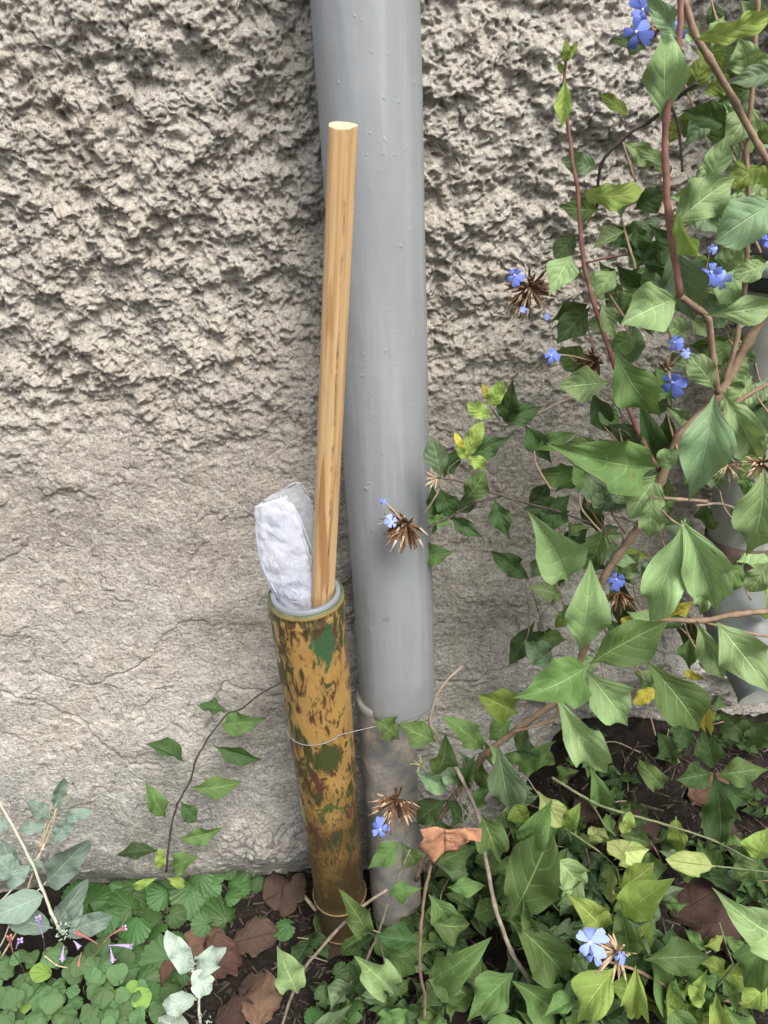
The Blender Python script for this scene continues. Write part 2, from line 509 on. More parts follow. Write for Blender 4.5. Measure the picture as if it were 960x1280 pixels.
M = dict(
    wall=mat_wall(), soil=mat_soil(), pipe=mat_pipe(), oldpipe=mat_old_pipe(), bamboo=mat_bamboo(), wood=mat_wood(),
    wood_end=simple('sawn_wood_end', (0.52, 0.42, 0.27), 0.7, 0.3, 0.35, 260),
    rim=simple('bamboo_rim_green', (0.09, 0.105, 0.045), 0.5, 0.4, 0.4, 60),
    rim_y=simple('bamboo_rim_yellow', (0.27, 0.20, 0.075), 0.45, 0.4, 0.3, 40),
    liner=simple('grey_plastic_liner', (0.19, 0.205, 0.23), 0.4, 0.4, 0.06, 30, 0.1),
    node=simple('dark_bamboo_node', (0.075, 0.045, 0.02), 0.6, 0.3, 0.5, 60, 0.5),
    nodering=simple('bamboo_node_ring', (0.20, 0.13, 0.06), 0.6, 0.3, 0.4, 80, 0.4),
    wire=simple('galvanised_wire', (0.24, 0.235, 0.23), 0.35, 0.6, 0.2, 90),
    stem_red=simple('reddish_stem', (0.22, 0.105, 0.08), 0.55, 0.35, 0.35, 70, 0.5),
    stem_brown=simple('brown_woody_stem', (0.24, 0.165, 0.11), 0.7, 0.3, 0.35, 80, 0.7),
    stem_grey=simple('grey_brown_stem', (0.27, 0.22, 0.17), 0.7, 0.3, 0.35, 90, 0.7),
    stem_green=simple('green_stem', (0.15, 0.17, 0.085), 0.6, 0.3, 0.3, 70, 0.3),
    stem_dark=simple('dark_stem', (0.075, 0.055, 0.05), 0.6, 0.3, 0.3, 70, 0.3),
    stem_pale=simple('pale_sage_stem', (0.60, 0.58, 0.46), 0.7, 0.2, 0.15, 90, 0.3),
    straw=simple('dry_straw', (0.52, 0.42, 0.26), 0.7, 0.2, 0.3, 90, 0.3),
    calyx=simple('spent_calyx_brown', (0.17, 0.095, 0.05), 0.7, 0.25, 0.5, 200, 0.3),
    calyx_tip=simple('calyx_tip_tan', (0.48, 0.36, 0.24), 0.7, 0.25, 0.3, 200, 0.3),
    calyx_green=simple('calyx_pale_green', (0.42, 0.44, 0.20), 0.6, 0.25, 0.3, 200, 0.3),
    petal=simple('blue_petal', (0.16, 0.22, 0.66), 0.6, 0.2, 0.18, 250, 0.15),
    petal_pale=simple('pale_blue_petal', (0.25, 0.32, 0.72), 0.6, 0.2, 0.18, 250, 0.15),
    petal_violet=simple('violet_petal', (0.42, 0.33, 0.60), 0.6, 0.2, 0.18, 250, 0.15),
    petal_pink=simple('salmon_calyx', (0.42, 0.17, 0.15), 0.6, 0.2, 0.25, 250, 0.15),
    throat=simple('flower_throat', (0.75, 0.70, 0.80), 0.6, 0.2, 0.1, 250, 0.1),
    pvc=simple('grey_green_drain', (0.30, 0.31, 0.28), 0.5, 0.4, 0.2, 25, 0.2),
    pvc_light=simple('pale_grey_spout', (0.16, 0.175, 0.17), 0.45, 0.4, 0.15, 25, 0.2),
    black=simple('black_rubber', (0.03, 0.032, 0.035), 0.5, 0.4, 0.2, 60, 0.1),
    white=simple('white_band', (0.45, 0.48, 0.47), 0.5, 0.4, 0.06, 60, 0.1),
    rust=simple('brown_clamp', (0.15, 0.105, 0.09), 0.6, 0.3, 0.3, 60, 0.4),
    crumb=simple('soil_crumb', (0.04, 0.032, 0.026), 0.95, 0.2, 0.5, 120, 0.6),
    crumb2=simple('litter_chip', (0.10, 0.078, 0.058), 0.95, 0.2, 0.5, 120, 0.6),
    deep=leaf_mat('deep_green_leaf', (0.042, 0.083, 0.023)),
    mid=leaf_mat('mid_green_leaf', (0.100, 0.172, 0.046)),
    dull=leaf_mat('dull_bluish_green_leaf', (0.145, 0.225, 0.108), rough=0.45, spec=0.5),
    light=leaf_mat('light_green_leaf', (0.235, 0.345, 0.135), rough=0.48, spec=0.4),
    lime=leaf_mat('lime_green_leaf', (0.30, 0.42, 0.085), trans=0.3),
    ygreen=leaf_mat('yellow_green_leaf', (0.20, 0.28, 0.05), trans=0.3, edge=(0.10, 0.2, 0.04)),
    yellow=leaf_mat('yellow_leaf', (0.55, 0.47, 0.06), trans=0.3, vein=(0.35, 0.33, 0.06), edge=(0.25, 0.30, 0.05)),
    pale=leaf_mat('pale_leaf_dark_veins', (0.42, 0.48, 0.17), vein=(0.10, 0.17, 0.04), vmix=0.8, trans=0.3, edge=(0.2, 0.3, 0.06)),
    silver=leaf_mat('silver_sage_leaf', (0.175, 0.24, 0.19), trans=0.12, rough=0.8, spec=0.2, mott=0.1),
    silver_pale=leaf_mat('pale_silver_leaf', (0.36, 0.45, 0.36), trans=0.12, rough=0.85, spec=0.2, mott=0.1),
    ivy=leaf_mat('ground_ivy_leaf', (0.062, 0.140, 0.036), rough=0.38, spec=0.4, radial=True, vmix=0.4),
    clover=leaf_mat('round_leaflet', (0.10, 0.19, 0.07), vmix=0.15, rough=0.6, radial=True),
    clover_lime=leaf_mat('lime_round_leaflet', (0.20, 0.32, 0.06), vmix=0.15, rough=0.6, radial=True),
    dead=leaf_mat('dead_brown_leaf', (0.135, 0.075, 0.052), vein=(0.12, 0.06, 0.035), vmix=0.3, trans=0.08, rough=0.75, spec=0.2, mott=0.7),
    dead_dark=leaf_mat('dark_dead_leaf', (0.070, 0.042, 0.032), vein=(0.06, 0.035, 0.02), trans=0.05, rough=0.8, spec=0.2, mott=0.5),
    dead_orange=leaf_mat('orange_dead_leaf', (0.40, 0.19, 0.11), vein=(0.20, 0.09, 0.05), vmix=0.8, trans=0.1, rough=0.8, spec=0.15, mott=0.8),
)

def mat_film(name, mixf, tint):
    t = NT(name)
    c = t.coords()
    r1 = t.math('ABSOLUTE', t.math('SUBTRACT', t.noise(t.coords(scale=(1, 1, 0.45)), 45, 2, 0.5, 1.6), 0.5))
    r2 = t.math('ABSOLUTE', t.math('SUBTRACT', t.noise(c, 110, 2, 0.5, 0.8), 0.5))
    b = t.bump(t.math('ADD', t.math('MULTIPLY', r1, 2.2), t.math('MULTIPLY', r2, 0.2)), 0.5, 0.006)
    p = t.bsdf(tint, 0.22, 0.6, b)
    tr = t.n('BsdfTransparent'); tr.inputs[0].default_value = (0.95, 0.96, 0.99, 1)
    lw = t.n('LayerWeight'); lw.inputs[0].default_value = 0.35
    t.set(lw, 'Normal', b)
    f = t.math('ADD', mixf, t.math('MULTIPLY', lw.outputs['Facing'], 0.55), clamp=True)
    mx = t.n('MixShader')
    t.t.links.new(f, mx.inputs[0]); t.t.links.new(tr.outputs[0], mx.inputs[1]); t.t.links.new(p, mx.inputs[2])
    return t.done(mx.outputs[0])
M['film'] = mat_film('clear_film', 0.30, (0.90, 0.91, 0.95))
M['film_white'] = mat_film('milky_film', 0.40, (0.84, 0.87, 0.96))

# ------------------------------------------------------------------ wall
def axis(lo, hi, fine_lo, fine_hi, step, coarse):
    a = np.arange(fine_lo, fine_hi, step)
    l = fine_lo - np.cumsum(np.geomspace(step, coarse, 40)); l = l[l > lo]
    r = a[-1] + np.cumsum(np.geomspace(step, coarse, 40)); r = r[r < hi]
    return np.concatenate([[lo], l[::-1], a, r, [hi]])

def crack(X, Z, pts, width, depth):
    d = np.full(X.shape, 9.0)
    side = np.zeros(X.shape)
    for (ax, az), (bx_, bz) in zip(pts[:-1], pts[1:]):
        vx, vz = bx_ - ax, bz - az
        L2 = vx * vx + vz * vz
        tt = np.clip(((X - ax) * vx + (Z - az) * vz) / L2, 0, 1)
        dd = np.hypot(X - ax - tt * vx, Z - az - tt * vz)
        s = np.sign((X - ax) * vz - (Z - az) * vx)
        side = np.where(dd < d, s, side)
        d = np.minimum(d, dd)
    return -depth * np.exp(-(d / width) ** 2), d, side

def build_wall():
    xs = axis(-2.6, 2.8, -0.76, 0.72, 0.0015, 0.12)
    zs = axis(-0.25, 2.6, -0.03, 1.42, 0.0015, 0.12)
    X, Z = np.meshgrid(xs, zs)
    wx = X + 0.012 * perlin(X * 22, Z * 22, 3) + 0.004 * perlin(X * 70, Z * 70, 4)
    wz = Z + 0.012 * perlin(X * 22, Z * 22, 5) + 0.004 * perlin(X * 70, Z * 70, 6)
    edge = 0.955 + 0.07 * sstep(-0.05, 0.25, X) + 0.10 * perlin(X * 4.5, Z * 4.5, 9)
    rough = sstep(-0.12, 0.08, Z - edge)
    rough2 = sstep(-0.26, 0.02, Z - edge)
    big = 0.010 * perlin(wx * 7, wz * 9, 11)
    def plates(n, th, e, a):                 # flakes and clods with a sharp irregular edge
        return a * sstep(th - e, th + e, n)
    n1 = fbm(X * 12, Z * 12, 12, 7)
    n2 = fbm(X * 27, Z * 26, 61, 6)
    n3 = fbm(X * 55, Z * 54, 71, 5)
    n4 = fbm(X * 115, Z * 112, 81, 4)
    f1, f2 = worley(wx * 58, wz * 58, 16)
    g1, g2 = worley(wx * 130, wz * 130, 18)
    spots = sstep(-0.15, 0.3, perlin(X * 18, Z * 18, 17))
    pit = -sstep(0.34, 0.08, f1) * (0.25 + 0.75 * spots)
    pit2 = -sstep(0.34, 0.12, g1) * (1 - 0.6 * spots)
    vary = 0.45 + 0.85 * sstep(-0.25, 0.3, perlin(X * 9, Z * 9, 91) + 0.5 * perlin(X * 21, Z * 21, 92))
    lum = 0.013 * n1 + 0.010 * n2 + (0.0085 * n3 + 0.0058 * n4) * vary + 0.0055 * (1 - np.minimum(f1, 1) ** 2) + 0.0028 * vary * (1 - np.minimum(g1, 1) ** 2) - 0.005
    lum += plates(n1, -0.10, 0.06, 0.004) + plates(n2, -0.08, 0.07, 0.0028) + plates(n2, 0.16, 0.07, 0.0022) + plates(n3, 0.0, 0.09, 0.0015)
    lum += 0.0070 * pit + 0.0038 * pit2
    lum -= 0.010
    # soft lower stone
    soft = 0.0045 * fbm(wx * 12, wz * 14, 21, 4) + 0.0013 * n3 + 0.0010 * n4 + 0.0004 * perlin(X * 210, Z * 210, 23)
    step_ = fbm(wx * 7, wz * 8.5, 24, 6)
    soft += 0.0028 * sstep(-0.012, 0.022, step_)           # scaled-off layers with a small edge
    soft += plates(n2, 0.22, 0.06, 0.003) * sstep(0.0, 0.3, perlin(X * 5, Z * 5, 27))
    soft += 0.0035 * pit * rough2
    H = big + soft * (1 - rough) + lum * rough + 0.30 * lum * rough2 * (1 - rough)
    # cracks low on the left: pixel traces turned into wall positions
    def tr(pts):
        return [(P(a, b, 0.01).x, P(a, b, 0.01).z) for a, b in pts]
    c1, d1, s1 = crack(wx, wz, tr([(-60, 855), (0, 862), (60, 878), (110, 905), (140, 935), (168, 952), (215, 950)]), 0.0022, 0.006)
    c2, d2, s2 = crack(wx, wz, tr([(255, 905), (270, 870), (290, 852), (310, 855), (335, 868), (372, 862)]), 0.0025, 0.006)
    c3, d3, s3 = crack(wx, wz, tr([(30, 800), (60, 845), (110, 858), (150, 840), (180, 825)]), 0.002, 0.004)
    c4, d4, s4 = crack(wx, wz, tr([(545, 860), (600, 852), (640, 830), (690, 770), (715, 700)]), 0.003, 0.010)
    H += c1 + c2 + c3 + c4
    H -= 0.006 * np.exp(-d2 / 0.03) * (s2 < 0) * 0.6
    # knobbly glossy lump of stone at the foot, left of the bamboo
    pc = P(330, 1050, 0.0)
    k = np.exp(-(((X - pc.x) / 0.075) ** 2 + ((Z - pc.z) / 0.045) ** 2))
    H += k * (0.018 + 0.022 * np.sqrt(np.abs(perlin(wx * 40, wz * 40, 31))) - 0.01 + 0.008 * np.abs(perlin(wx * 90, wz * 90, 32)))
    # stone foot recedes on the right
    rec = sstep(0.10, 0.30, X) * sstep(0.46, 0.30, Z + 0.03 * perlin(X * 12, Z * 12, 33))
    H -= 0.09 * rec
    H += rec * 0.03 * fbm(X * 14, Z * 14, 35, 4)
    # gentle bulge of the lower left stone
    H += 0.02 * sstep(0.75, 0.2, Z) * sstep(0.0, -0.25, X)
    H -= 0.035 * sstep(0.10, 0.0, Z) * sstep(0.05, -0.1, X)
    Yc = 0.016 - H
    Xc = X + 0.0035 * perlin(X * 80, Z * 80, 41) * rough + (H - big) * 0.05 * rough
    Zc = Z - (H - big) * 0.22 * rough + 0.002 * perlin(X * 90, Z * 90, 42) * rough
    me = grid_mesh('stone_wall', Xc, Yc, Zc, [M['wall']])
    o = bpy.data.objects.new('stone_wall', me)
    col.objects.link(o)
    tag(o, 'rough pitted grey and tan stone wall filling the background behind the pipe', 'wall')
build_wall()

# ------------------------------------------------------------------ ground
def gheight(x, y):
    x, y = np.asarray(x, float), np.asarray(y, float)
    bank = 0.26 * sstep(0.08, 0.36, x) * sstep(-0.42, 0.06, y)
    n = 0.016 * fbm(x * 9, y * 9, 51, 4) + 0.006 * perlin(x * 60, y * 60, 52)
    return bank + n * np.exp(-((x / 2.5) ** 2 + (y / 2.5) ** 2)) + 0.012
_hx, _hy = np.arange(-1.2, 1.4, 0.006), np.arange(-1.0, 0.5, 0.006)
_HG = gheight(*np.meshgrid(_hx, _hy)).tolist()
def G(x, y):
    fx = min(max((x + 1.2) / 0.006, 0), len(_hx) - 2.001); fy = min(max((y + 1.0) / 0.006, 0), len(_hy) - 2.001)
    i, j = int(fx), int(fy); u, v = fx - i, fy - j
    a, b_ = _HG[j], _HG[j + 1]
    return (a[i] * (1 - u) + a[i + 1] * u) * (1 - v) + (b_[i] * (1 - u) + b_[i + 1] * u) * v
gx = axis(-40, 40, -0.7, 0.8, 0.005, 6)
gy = axis(-40, 40, -0.6, 0.2, 0.005, 6)
GX, GY = np.meshgrid(gx, gy)
me = grid_mesh('ground', GX, GY, gheight(GX, GY), [M['soil']])
o = bpy.data.objects.new('ground', me); col.objects.link(o); tag(o, kind='structure')

def on_ground(px, py):
    d = ray(px, py)
    t = 0.3
    while t < 3:
        p = CAM + d * t
        if p.z <= G(p.x, p.y): return p
        t += 0.004
    return p

def chips():
    rng = random.Random(5)
    mb = MB()
    for i in range(5200):
        x, y = rng.uniform(-0.5, 0.75), rng.uniform(-0.5, 0.05)
        z = G(x, y)
        r = rng.uniform(0.0012, 0.0045) * (1.7 if rng.random() < 0.07 else 1)
        c = Vector((x, y, z + r * 0.3))
        if rng.random() < 0.35:      # splinter
            d = Vector((rng.uniform(-1, 1), rng.uniform(-1, 1), rng.uniform(-.3, .5))).normalized() * r * rng.uniform(2.5, 6)
            mb.tube([c - d, c + d], [r * 0.4, r * 0.25], 4, 1)
        else:
            b = len(mb.v)
            for s in ((1, 0, 0), (-1, 0, 0), (0, 1, 0), (0, -1, 0), (0, 0, 1), (0, 0, -1)):
                mb.v.append(c + Vector([q * r * rng.uniform(.6, 1.3) + rng.uniform(-.3, .3) * r for q in s]))
            for f in ((0, 2, 4), (2, 1, 4), (1, 3, 4), (3, 0, 4), (2, 0, 5), (1, 2, 5), (3, 1, 5), (0, 3, 5)):
                mb.f.append(tuple(b + q for q in f)); mb.m.append(0)
    me = mb.mesh('soil_crumbs', [M['crumb'], M['crumb2']], False)
    o = bpy.data.objects.new('soil_crumbs', me); col.objects.link(o)
    tag(o, 'dark crumbs of soil and litter chips scattered over the bed', 'soil', kind='stuff')
chips()

# ------------------------------------------------------------------ downpipe
PIPE_Y, PIPE_R = -0.062, 0.055
pc_ = P(497.5, 880, PIPE_Y)
PX = P(497, 870, PIPE_Y).x
z_end = P(500, 908, PIPE_Y - PIPE_R).z
dp = T(thing('downpipe', (PX, PIPE_Y, 0), 'light grey painted round downpipe standing against the stone wall', 'drainpipe'))
def circ(cx, cy, z, r, n=64, wob=0.0, seed=0):
    out = []
    for k in range(n):
        a = 2 * math.pi * k / n
        rr = r + (wob * noise.noise(Vector((math.cos(a) * 1.3, math.sin(a) * 1.3, z * 7 + seed))) if wob else 0)
        out.append((cx + rr * math.cos(a), cy + rr * math.sin(a), z))
    return out
mb = MB()
zz = np.linspace(z_end + 0.012, 2.45, 150)
mb.rings([circ(PX, PIPE_Y, z_end + 0.020, PIPE_R - 0.007)] + [circ(PX, PIPE_Y, z_end + 0.003, PIPE_R - 0.006)] + [circ(PX, PIPE_Y, z_end, PIPE_R - 0.0035), circ(PX, PIPE_Y, z_end + 0.003, PIPE_R - 0.0008)] +
         [circ(PX, PIPE_Y, z, PIPE_R, wob=0.0009) for z in zz], cap1=True)
mb.build('pipe_body', M['pipe'], dp)
mb = MB()
lx = P(489, 1000, PIPE_Y).x
mb.rings([circ(lx, PIPE_Y, z, 0.0435 + 0.0004 * math.sin(z * 90), 48, 0.0022, 5) for z in np.linspace(-0.06, z_end + 0.018, 40)], cap1=True, cap0=True)
mb.build('lower_section', M['oldpipe'], dp)

# ------------------------------------------------------------------ bamboo tube
bt = P(382, 742, -0.140)      # centre of the rim
bb = P(430, 1160, -0.083)     # foot
axis_b = (bt - bb).normalized()
Rt, Rb = 0.0485, 0.0395
bam = T(thing('bamboo_tube', bt, 'leaning yellow bamboo tube with flaking dark paint, wired to the downpipe', 'bamboo holder'))
ex = axis_b.cross(Vector((0, 1, 0))).normalized() * -1
ex = Vector((1, 0, 0)); ex = (ex - axis_b * ex.dot(axis_b)).normalized()
ey = axis_b.cross(ex).normalized()
LEN = (bt - bb).length
def bring(s, r, n=56, wob=0.0012):      # s: distance below the rim
    c = bt - axis_b * s
    out = []
    for k in range(n):
        a = 2 * math.pi * k / n
        rr = r + wob * noise.noise(Vector((math.cos(a), math.sin(a), s * 9)))
        out.append(c + (ex * math.cos(a) + ey * math.sin(a)) * rr)
    return out
def rad(s): return Rt + (Rb - Rt) * s / LEN
nodes_s = [LEN * 0.855, LEN * 0.965]
def rad2(s):
    r = rad(s)
    for q in nodes_s:
        r += 0.0035 * math.exp(-((s - q) / 0.0045) ** 2) - 0.0012 * math.exp(-((s - q - 0.012) / 0.006) ** 2)
    r += 0.0022 * math.exp(-((s - 0.020) / 0.0035) ** 2) * 0.6 - 0.001 * math.exp(-((s - 0.012) / 0.004) ** 2)
    return r
mb = MB()
mb.rings([bring(s, rad2(s)) for s in list(np.linspace(0.006, LEN + 0.03, 170))])
mb.build('culm', M['bamboo'], bam)
mb = MB()      # cut lip of the culm
mb.rings([bring(0.0065, rad(0) + 0.0003), bring(0.0015, rad(0) + 0.0005), bring(0.0, rad(0) - 0.0006), bring(0.0004, rad(0) - 0.0036), bring(0.03, rad(0) - 0.0038)], mat=[0, 1, 1, 1])
mb.build('rim', [M['rim_y'], M['rim']], bam)
mb = MB()      # grey plastic sleeve inside
ri = rad(0) - 0.0042
mb.rings([bring(0.02, ri, wob=0), bring(-0.003, ri, wob=0), bring(-0.004, ri - 0.001, wob=0), bring(-0.004, ri - 0.0055, wob=0), bring(-0.0025, ri - 0.0065, wob=0), bring(0.25, ri - 0.0065, wob=0)])
mb.build('sleeve', M['liner'], bam)
for q in nodes_s:
    mb = MB()
    mb.rings([bring(q + d, rad2(q) - 0.0032 + 0.0040 * math.cos(d / 0.0042 * math.pi / 2), 40, 0.0012) for d in np.linspace(-0.004, 0.004, 6)])
    mb.build('node_ring', M['nodering'], bam)

# wire round bamboo and pipe
mb = MB()
s_w = (bt - P(405, 917, -0.15)).dot(axis_b)
wc = bt - axis_b * s_w
r_w = rad(s_w) + 0.0015
pts = []
for a in np.linspace(200, 305, 14):
    aa = math.radians(a)
    q = wc + (ex * math.cos(aa) + ey * math.sin(aa)) * r_w
    pts.append(q)
# orientation guard: the visible half must face the viewer
vis = []
for a in np.linspace(-100, 40, 20):
    d = Vector((math.sin(math.radians(a)), -math.cos(math.radians(a)), 0))
    d = (d - axis_b * d.dot(axis_b)).normalized()
    vis.append(wc + d * r_w + axis_b * (0.008 * math.sin(math.radians(a))))
zc = P(500, 903, PIPE_Y - PIPE_R).z
for a in np.linspace(-12, 80, 14):
    d = Vector((math.sin(math.radians(a)), -math.cos(math.radians(a)), 0))
    vis.append(Vector((PX, PIPE_Y, zc)) + d * (PIPE_R + 0.0012))
mb.tube(spline(vis, 3), 0.0007, 6)
for q in range(5):
    a0 = vis[0] + Vector((0.002 * q, 0, 0.0015 * math.sin(q * 2)))
w = mb.build('wire', M['wire'], origin=wc)
tag(w, 'thin galvanised wire looped round the bamboo tube and tied to the downpipe', 'wire')

# ------------------------------------------------------------------ wooden stick
st_top = P(429.5, 158, -0.225)
st_bot0 = P(404, 742, -0.140)
sax = (st_top - st_bot0).normalized()
st_bot = st_bot0 - sax * 0.12
stick = T(thing('wooden_stick', st_bot, 'long varnished pine stick standing upright in the bamboo tube', 'stick'))
sx_ = (Vector((1, 0, 0)) - sax * sax.x).normalized()
sy_ = sax.cross(sx_).normalized()
def sprof(c, k, tilt=0.0):
    out = []
    for i in range(40):
        a = 2 * math.pi * i / 40
        x = math.copysign(abs(math.cos(a)) ** 0.8, math.cos(a)); y = math.copysign(abs(math.sin(a)) ** 0.8, math.sin(a))
        x, y = x * 0.0142 * k, y * 0.0105 * k
        # planed facet on the right front
        d = x * 0.78 + (-y if sy_.y < 0 else y) * -0.62 if False else x * 0.80 - y * (0.60 if sy_.y > 0 else -0.60)
        if d > 0.0088 * k:
            e = d - 0.0088 * k
            x -= 0.80 * e; y += (0.60 if sy_.y > 0 else -0.60) * e
        p = c + sx_ * x + sy_ * y
        if tilt:
            yy = y if sy_.y > 0 else -y
            p = p + sax * (yy * tilt)
        out.append(p)
    return out
Ls = (st_top - st_bot).length
mb = MB()
rr = []
for i in range(60):
    f = i / 59
    k = (1.06 - 0.13 * f) * 1.0
    if i == 59:
        c = st_bot.lerp(st_top, f)
        rr.append(sprof(c, k, 0.18))
    else:
        rr.append(sprof(st_bot.lerp(st_top, f * 0.992), k, 0.0 if i < 58 else 0.17))
mb.rings(rr, cap0=True)
mb.build('shaft', M['wood'], stick)
mb = MB()
mb.rings([sprof(st_top - sax * 0.0005, 0.932, 0.18), sprof(st_top + sax * 0.0007, 0.905, 0.18)], cap1=True)
mb.build('sawn_end', M['wood_end'], stick, smooth=False)

# ------------------------------------------------------------------ plastic bag
bag = T(thing('plastic_bag', P(360, 745, -0.14), 'crumpled clear plastic bag stuffed into the bamboo tube beside the stick', 'plastic bag'))
def pouch(name, left, right, Yc, thick, matk, seed, crum):
    # left/right: pixel outlines from top to bottom
    nu, nv = 44, 60
    def samp(l, f):
        g = f * (len(l) - 1); i = min(int(g), len(l) - 2); t = g - i
        return l[i][0] * (1 - t) + l[i + 1][0] * t, l[i][1] * (1 - t) + l[i + 1][1] * t
    rows = []
    for j in range(nv + 1):
        f = j / nv
        a, b = samp(left, f), samp(right, f)
        row = []
        th = thick * math.sin(math.pi * min(1, max(0.0, 0.04 + f * 0.9))) ** 0.5
        for i in range(nu):
            an = 2 * math.pi * i / nu
            cx = 0.5 - 0.5 * math.cos(an)
            px = a[0] * (1 - cx) + b[0] * cx; py = a[1] * (1 - cx) + b[1] * cx
            p = P(px, py, Yc + 0.05 * (0.6 - f) * -0.4)
            nv_ = Vector((px * 0.05, py * 0.03, seed))
            d = abs(noise.noise(Vector((px * 0.11 + py * 0.03 + seed, py * 0.012, math.sin(an) + seed)))) * crum * 1.8
            d += abs(noise.noise(Vector((px * 0.05 - py * 0.05, py * 0.05, seed + 3)))) * crum * 0.9
            y = -math.sin(an) * th + (d if math.sin(an) > 0 else -d) * (abs(math.sin(an)) ** 0.5) - 0.004 * crum
            p = p + Vector((noise.noise(Vector((px * .09, py * .12, seed + 9))) * crum * 0.4, y, noise.noise(Vector((px * .1, py * .1, seed + 5))) * crum * 0.5))
            row.append(p)
        rows.append(row)
    mb = MB(); mb.rings(rows, cap0=True, cap1=True)
    mb.build(name, M[matk], bag)
pouch('rear_fold', [(331, 624), (340, 650), (352, 690), (368, 730), (378, 770)], [(373, 603), (387, 624), (393, 660), (402, 720), (408, 775)], -0.118, 0.007, 'film', 3.0, 0.004)
pouch('front_fold', [(318, 632), (319, 668), (325, 708), (342, 745), (356, 780)], [(360, 620), (375, 645), (387, 688), (400, 730), (408, 780)], -0.136, 0.018, 'film_white', 8.0, 0.005)
# creased edges of the film
mb = MB()
for line in ([(331, 624), (352, 613), (373, 603), (387, 624), (394, 655), (402, 720)], [(350, 620), (366, 640), (380, 675), (394, 715)], [(320, 640), (322, 680), (330, 712), (346, 742)], [(357, 619), (372, 642), (386, 676), (397, 705)]):
    Yl = -0.122 if line[0][0] in (331,) else -0.146
    mb.tube(spline([P(a, b, Yl) for a, b in line], 6), 0.0008, 5)
mb.build('folded_edge', M['film_white'], bag)

# ------------------------------------------------------------------ right-hand drain with spout
DX = P(937, 640, -0.075)
dr = T(thing('drain_spout', (DX.x, -0.075, 0), 'grey-green drain pipe at the right edge with black collar and open spout', 'drainpipe'))
mb = MB()
zt = P(955, 366, -0.125).z; ze = P(935, 700, -0.125).z
mb.rings([circ(DX.x, -0.075, z, 0.048, 48, 0.001) for z in np.linspace(ze, zt + 0.01, 12)])
mb.build('pipe_body', M['pvc'], dr)
zc1, zc0 = P(955, 318, -0.125).z, P(955, 372, -0.125).z
mb = MB(); h = (zc1 - zc0)
mb.rings([circ(DX.x, -0.075, z, r, 48) for z, r in ((zc0, 0.049), (zc0 + 0.001, 0.055), (zc0 + h * .38, 0.055))])
mb.rings([circ(DX.x, -0.075, z, r, 48) for z, r in ((zc0 + h * .78, 0.055), (zc1, 0.055), (zc1 + .001, 0.045))])
mb.build('collar', M['black'], dr)
mb = MB()
mb.rings([circ(DX.x, -0.075, z, r, 48) for z, r in ((zc0 + h * .38, 0.0545), (zc0 + h * .39, 0.0565), (zc0 + h * .77, 0.0565), (zc0 + h * .78, 0.0545))])
mb.build('band', M['white'], dr)
mb = MB()
mb.rings([circ(DX.x, -0.075, z, 0.044, 40, 0.0005) for z in np.linspace(zc1, 2.3, 12)])
mb.build('upper_pipe', M['pipe'], dr)
mb = MB()
e0 = Vector((DX.x, -0.075, ze))
path = spline([e0 + Vector((0, 0, 0.01)), e0 + Vector((0, -0.004, -0.035)), P(926, 775, -0.115), P(968, 862, -0.195)], 8)
rad_ = [0.050 if i < 9 else 0.045 for i in range(len(path))]
b = len(mb.v)
mb.tube(path[:9], 0.0505, 40, 0, cap=False)
mb.build('clamp_ring', M['rust'], dr)
mb = MB()
mb.tube(path[7:] , 0.0455, 40, 0, cap=False)
tdir = (path[-1] - path[-2]).normalized()
mb.tube([path[-1] - tdir * 0.001, path[-1] + tdir * 0.003], 0.0475, 40, 0, cap=False)
mb.tube([path[-1] + tdir * 0.003, path[-1], path[-1] - tdir * 0.05, path[-1] - tdir * 0.05], [0.0475, 0.0415, 0.041, 0.001], 40, 1, cap=False)
mb.build('spout', [M['pvc_light'], M['pvc']], dr)

# ------------------------------------------------------------------ leaves
def _pts(tab):
    def f(v):
        for (a, p), (b, q) in zip(tab[:-1], tab[1:]):
            if v <= b:
                t = (v - a) / (b - a)
                return p + (q - p) * t
        return 0.0
    def sm(v):
        if v <= 0.0: return f(0.0)
        if v >= 1.0: return 0.004
        g = lambda q: f(min(1, max(0, q)))
        return (g(v - 0.10) + 2 * g(v - 0.05) + 2.4 * g(v) + 2 * g(v + 0.05) + g(v + 0.10)) / 8.4 * 1.08 * (1 if v < 0.96 else 0.6)
    return sm
# wedge base, broadest past the middle, drawn-out tip / broad lower third with a long point
prof_rhomb = _pts([(0, .035), (.08, .05), (.2, .34), (.33, .74), (.46, .97), (.56, 1.0), (.66, .86), (.76, .58), (.86, .30), (.93, .13), (1, 0)])
prof_tri = _pts([(0, .035), (.07, .06), (.15, .38), (.25, .80), (.36, 1.0), (.48, .94), (.60, .66), (.72, .38), (.85, .15), (.93, .06), (1, 0)])
def prof_obov(v):       # rounded, broad beyond the middle
    if v < 0.08: return 0.06
    x = (v - 0.08) / 0.92
    return max(0.0, math.sin(math.pi * min(1, x ** 1.25)) ** 0.75 * 0.98 + 0.05 * (1 - x))
def prof_ell(v):
    if v < 0.06: return 0.06
    x = (v - 0.06) / 0.94
    return max(0.0, math.sin(math.pi * x ** 0.9) ** 0.62) * (1 if v < 0.99 else 0.1)
PROF = dict(r=prof_rhomb, t=prof_tri, o=prof_obov, e=prof_ell)

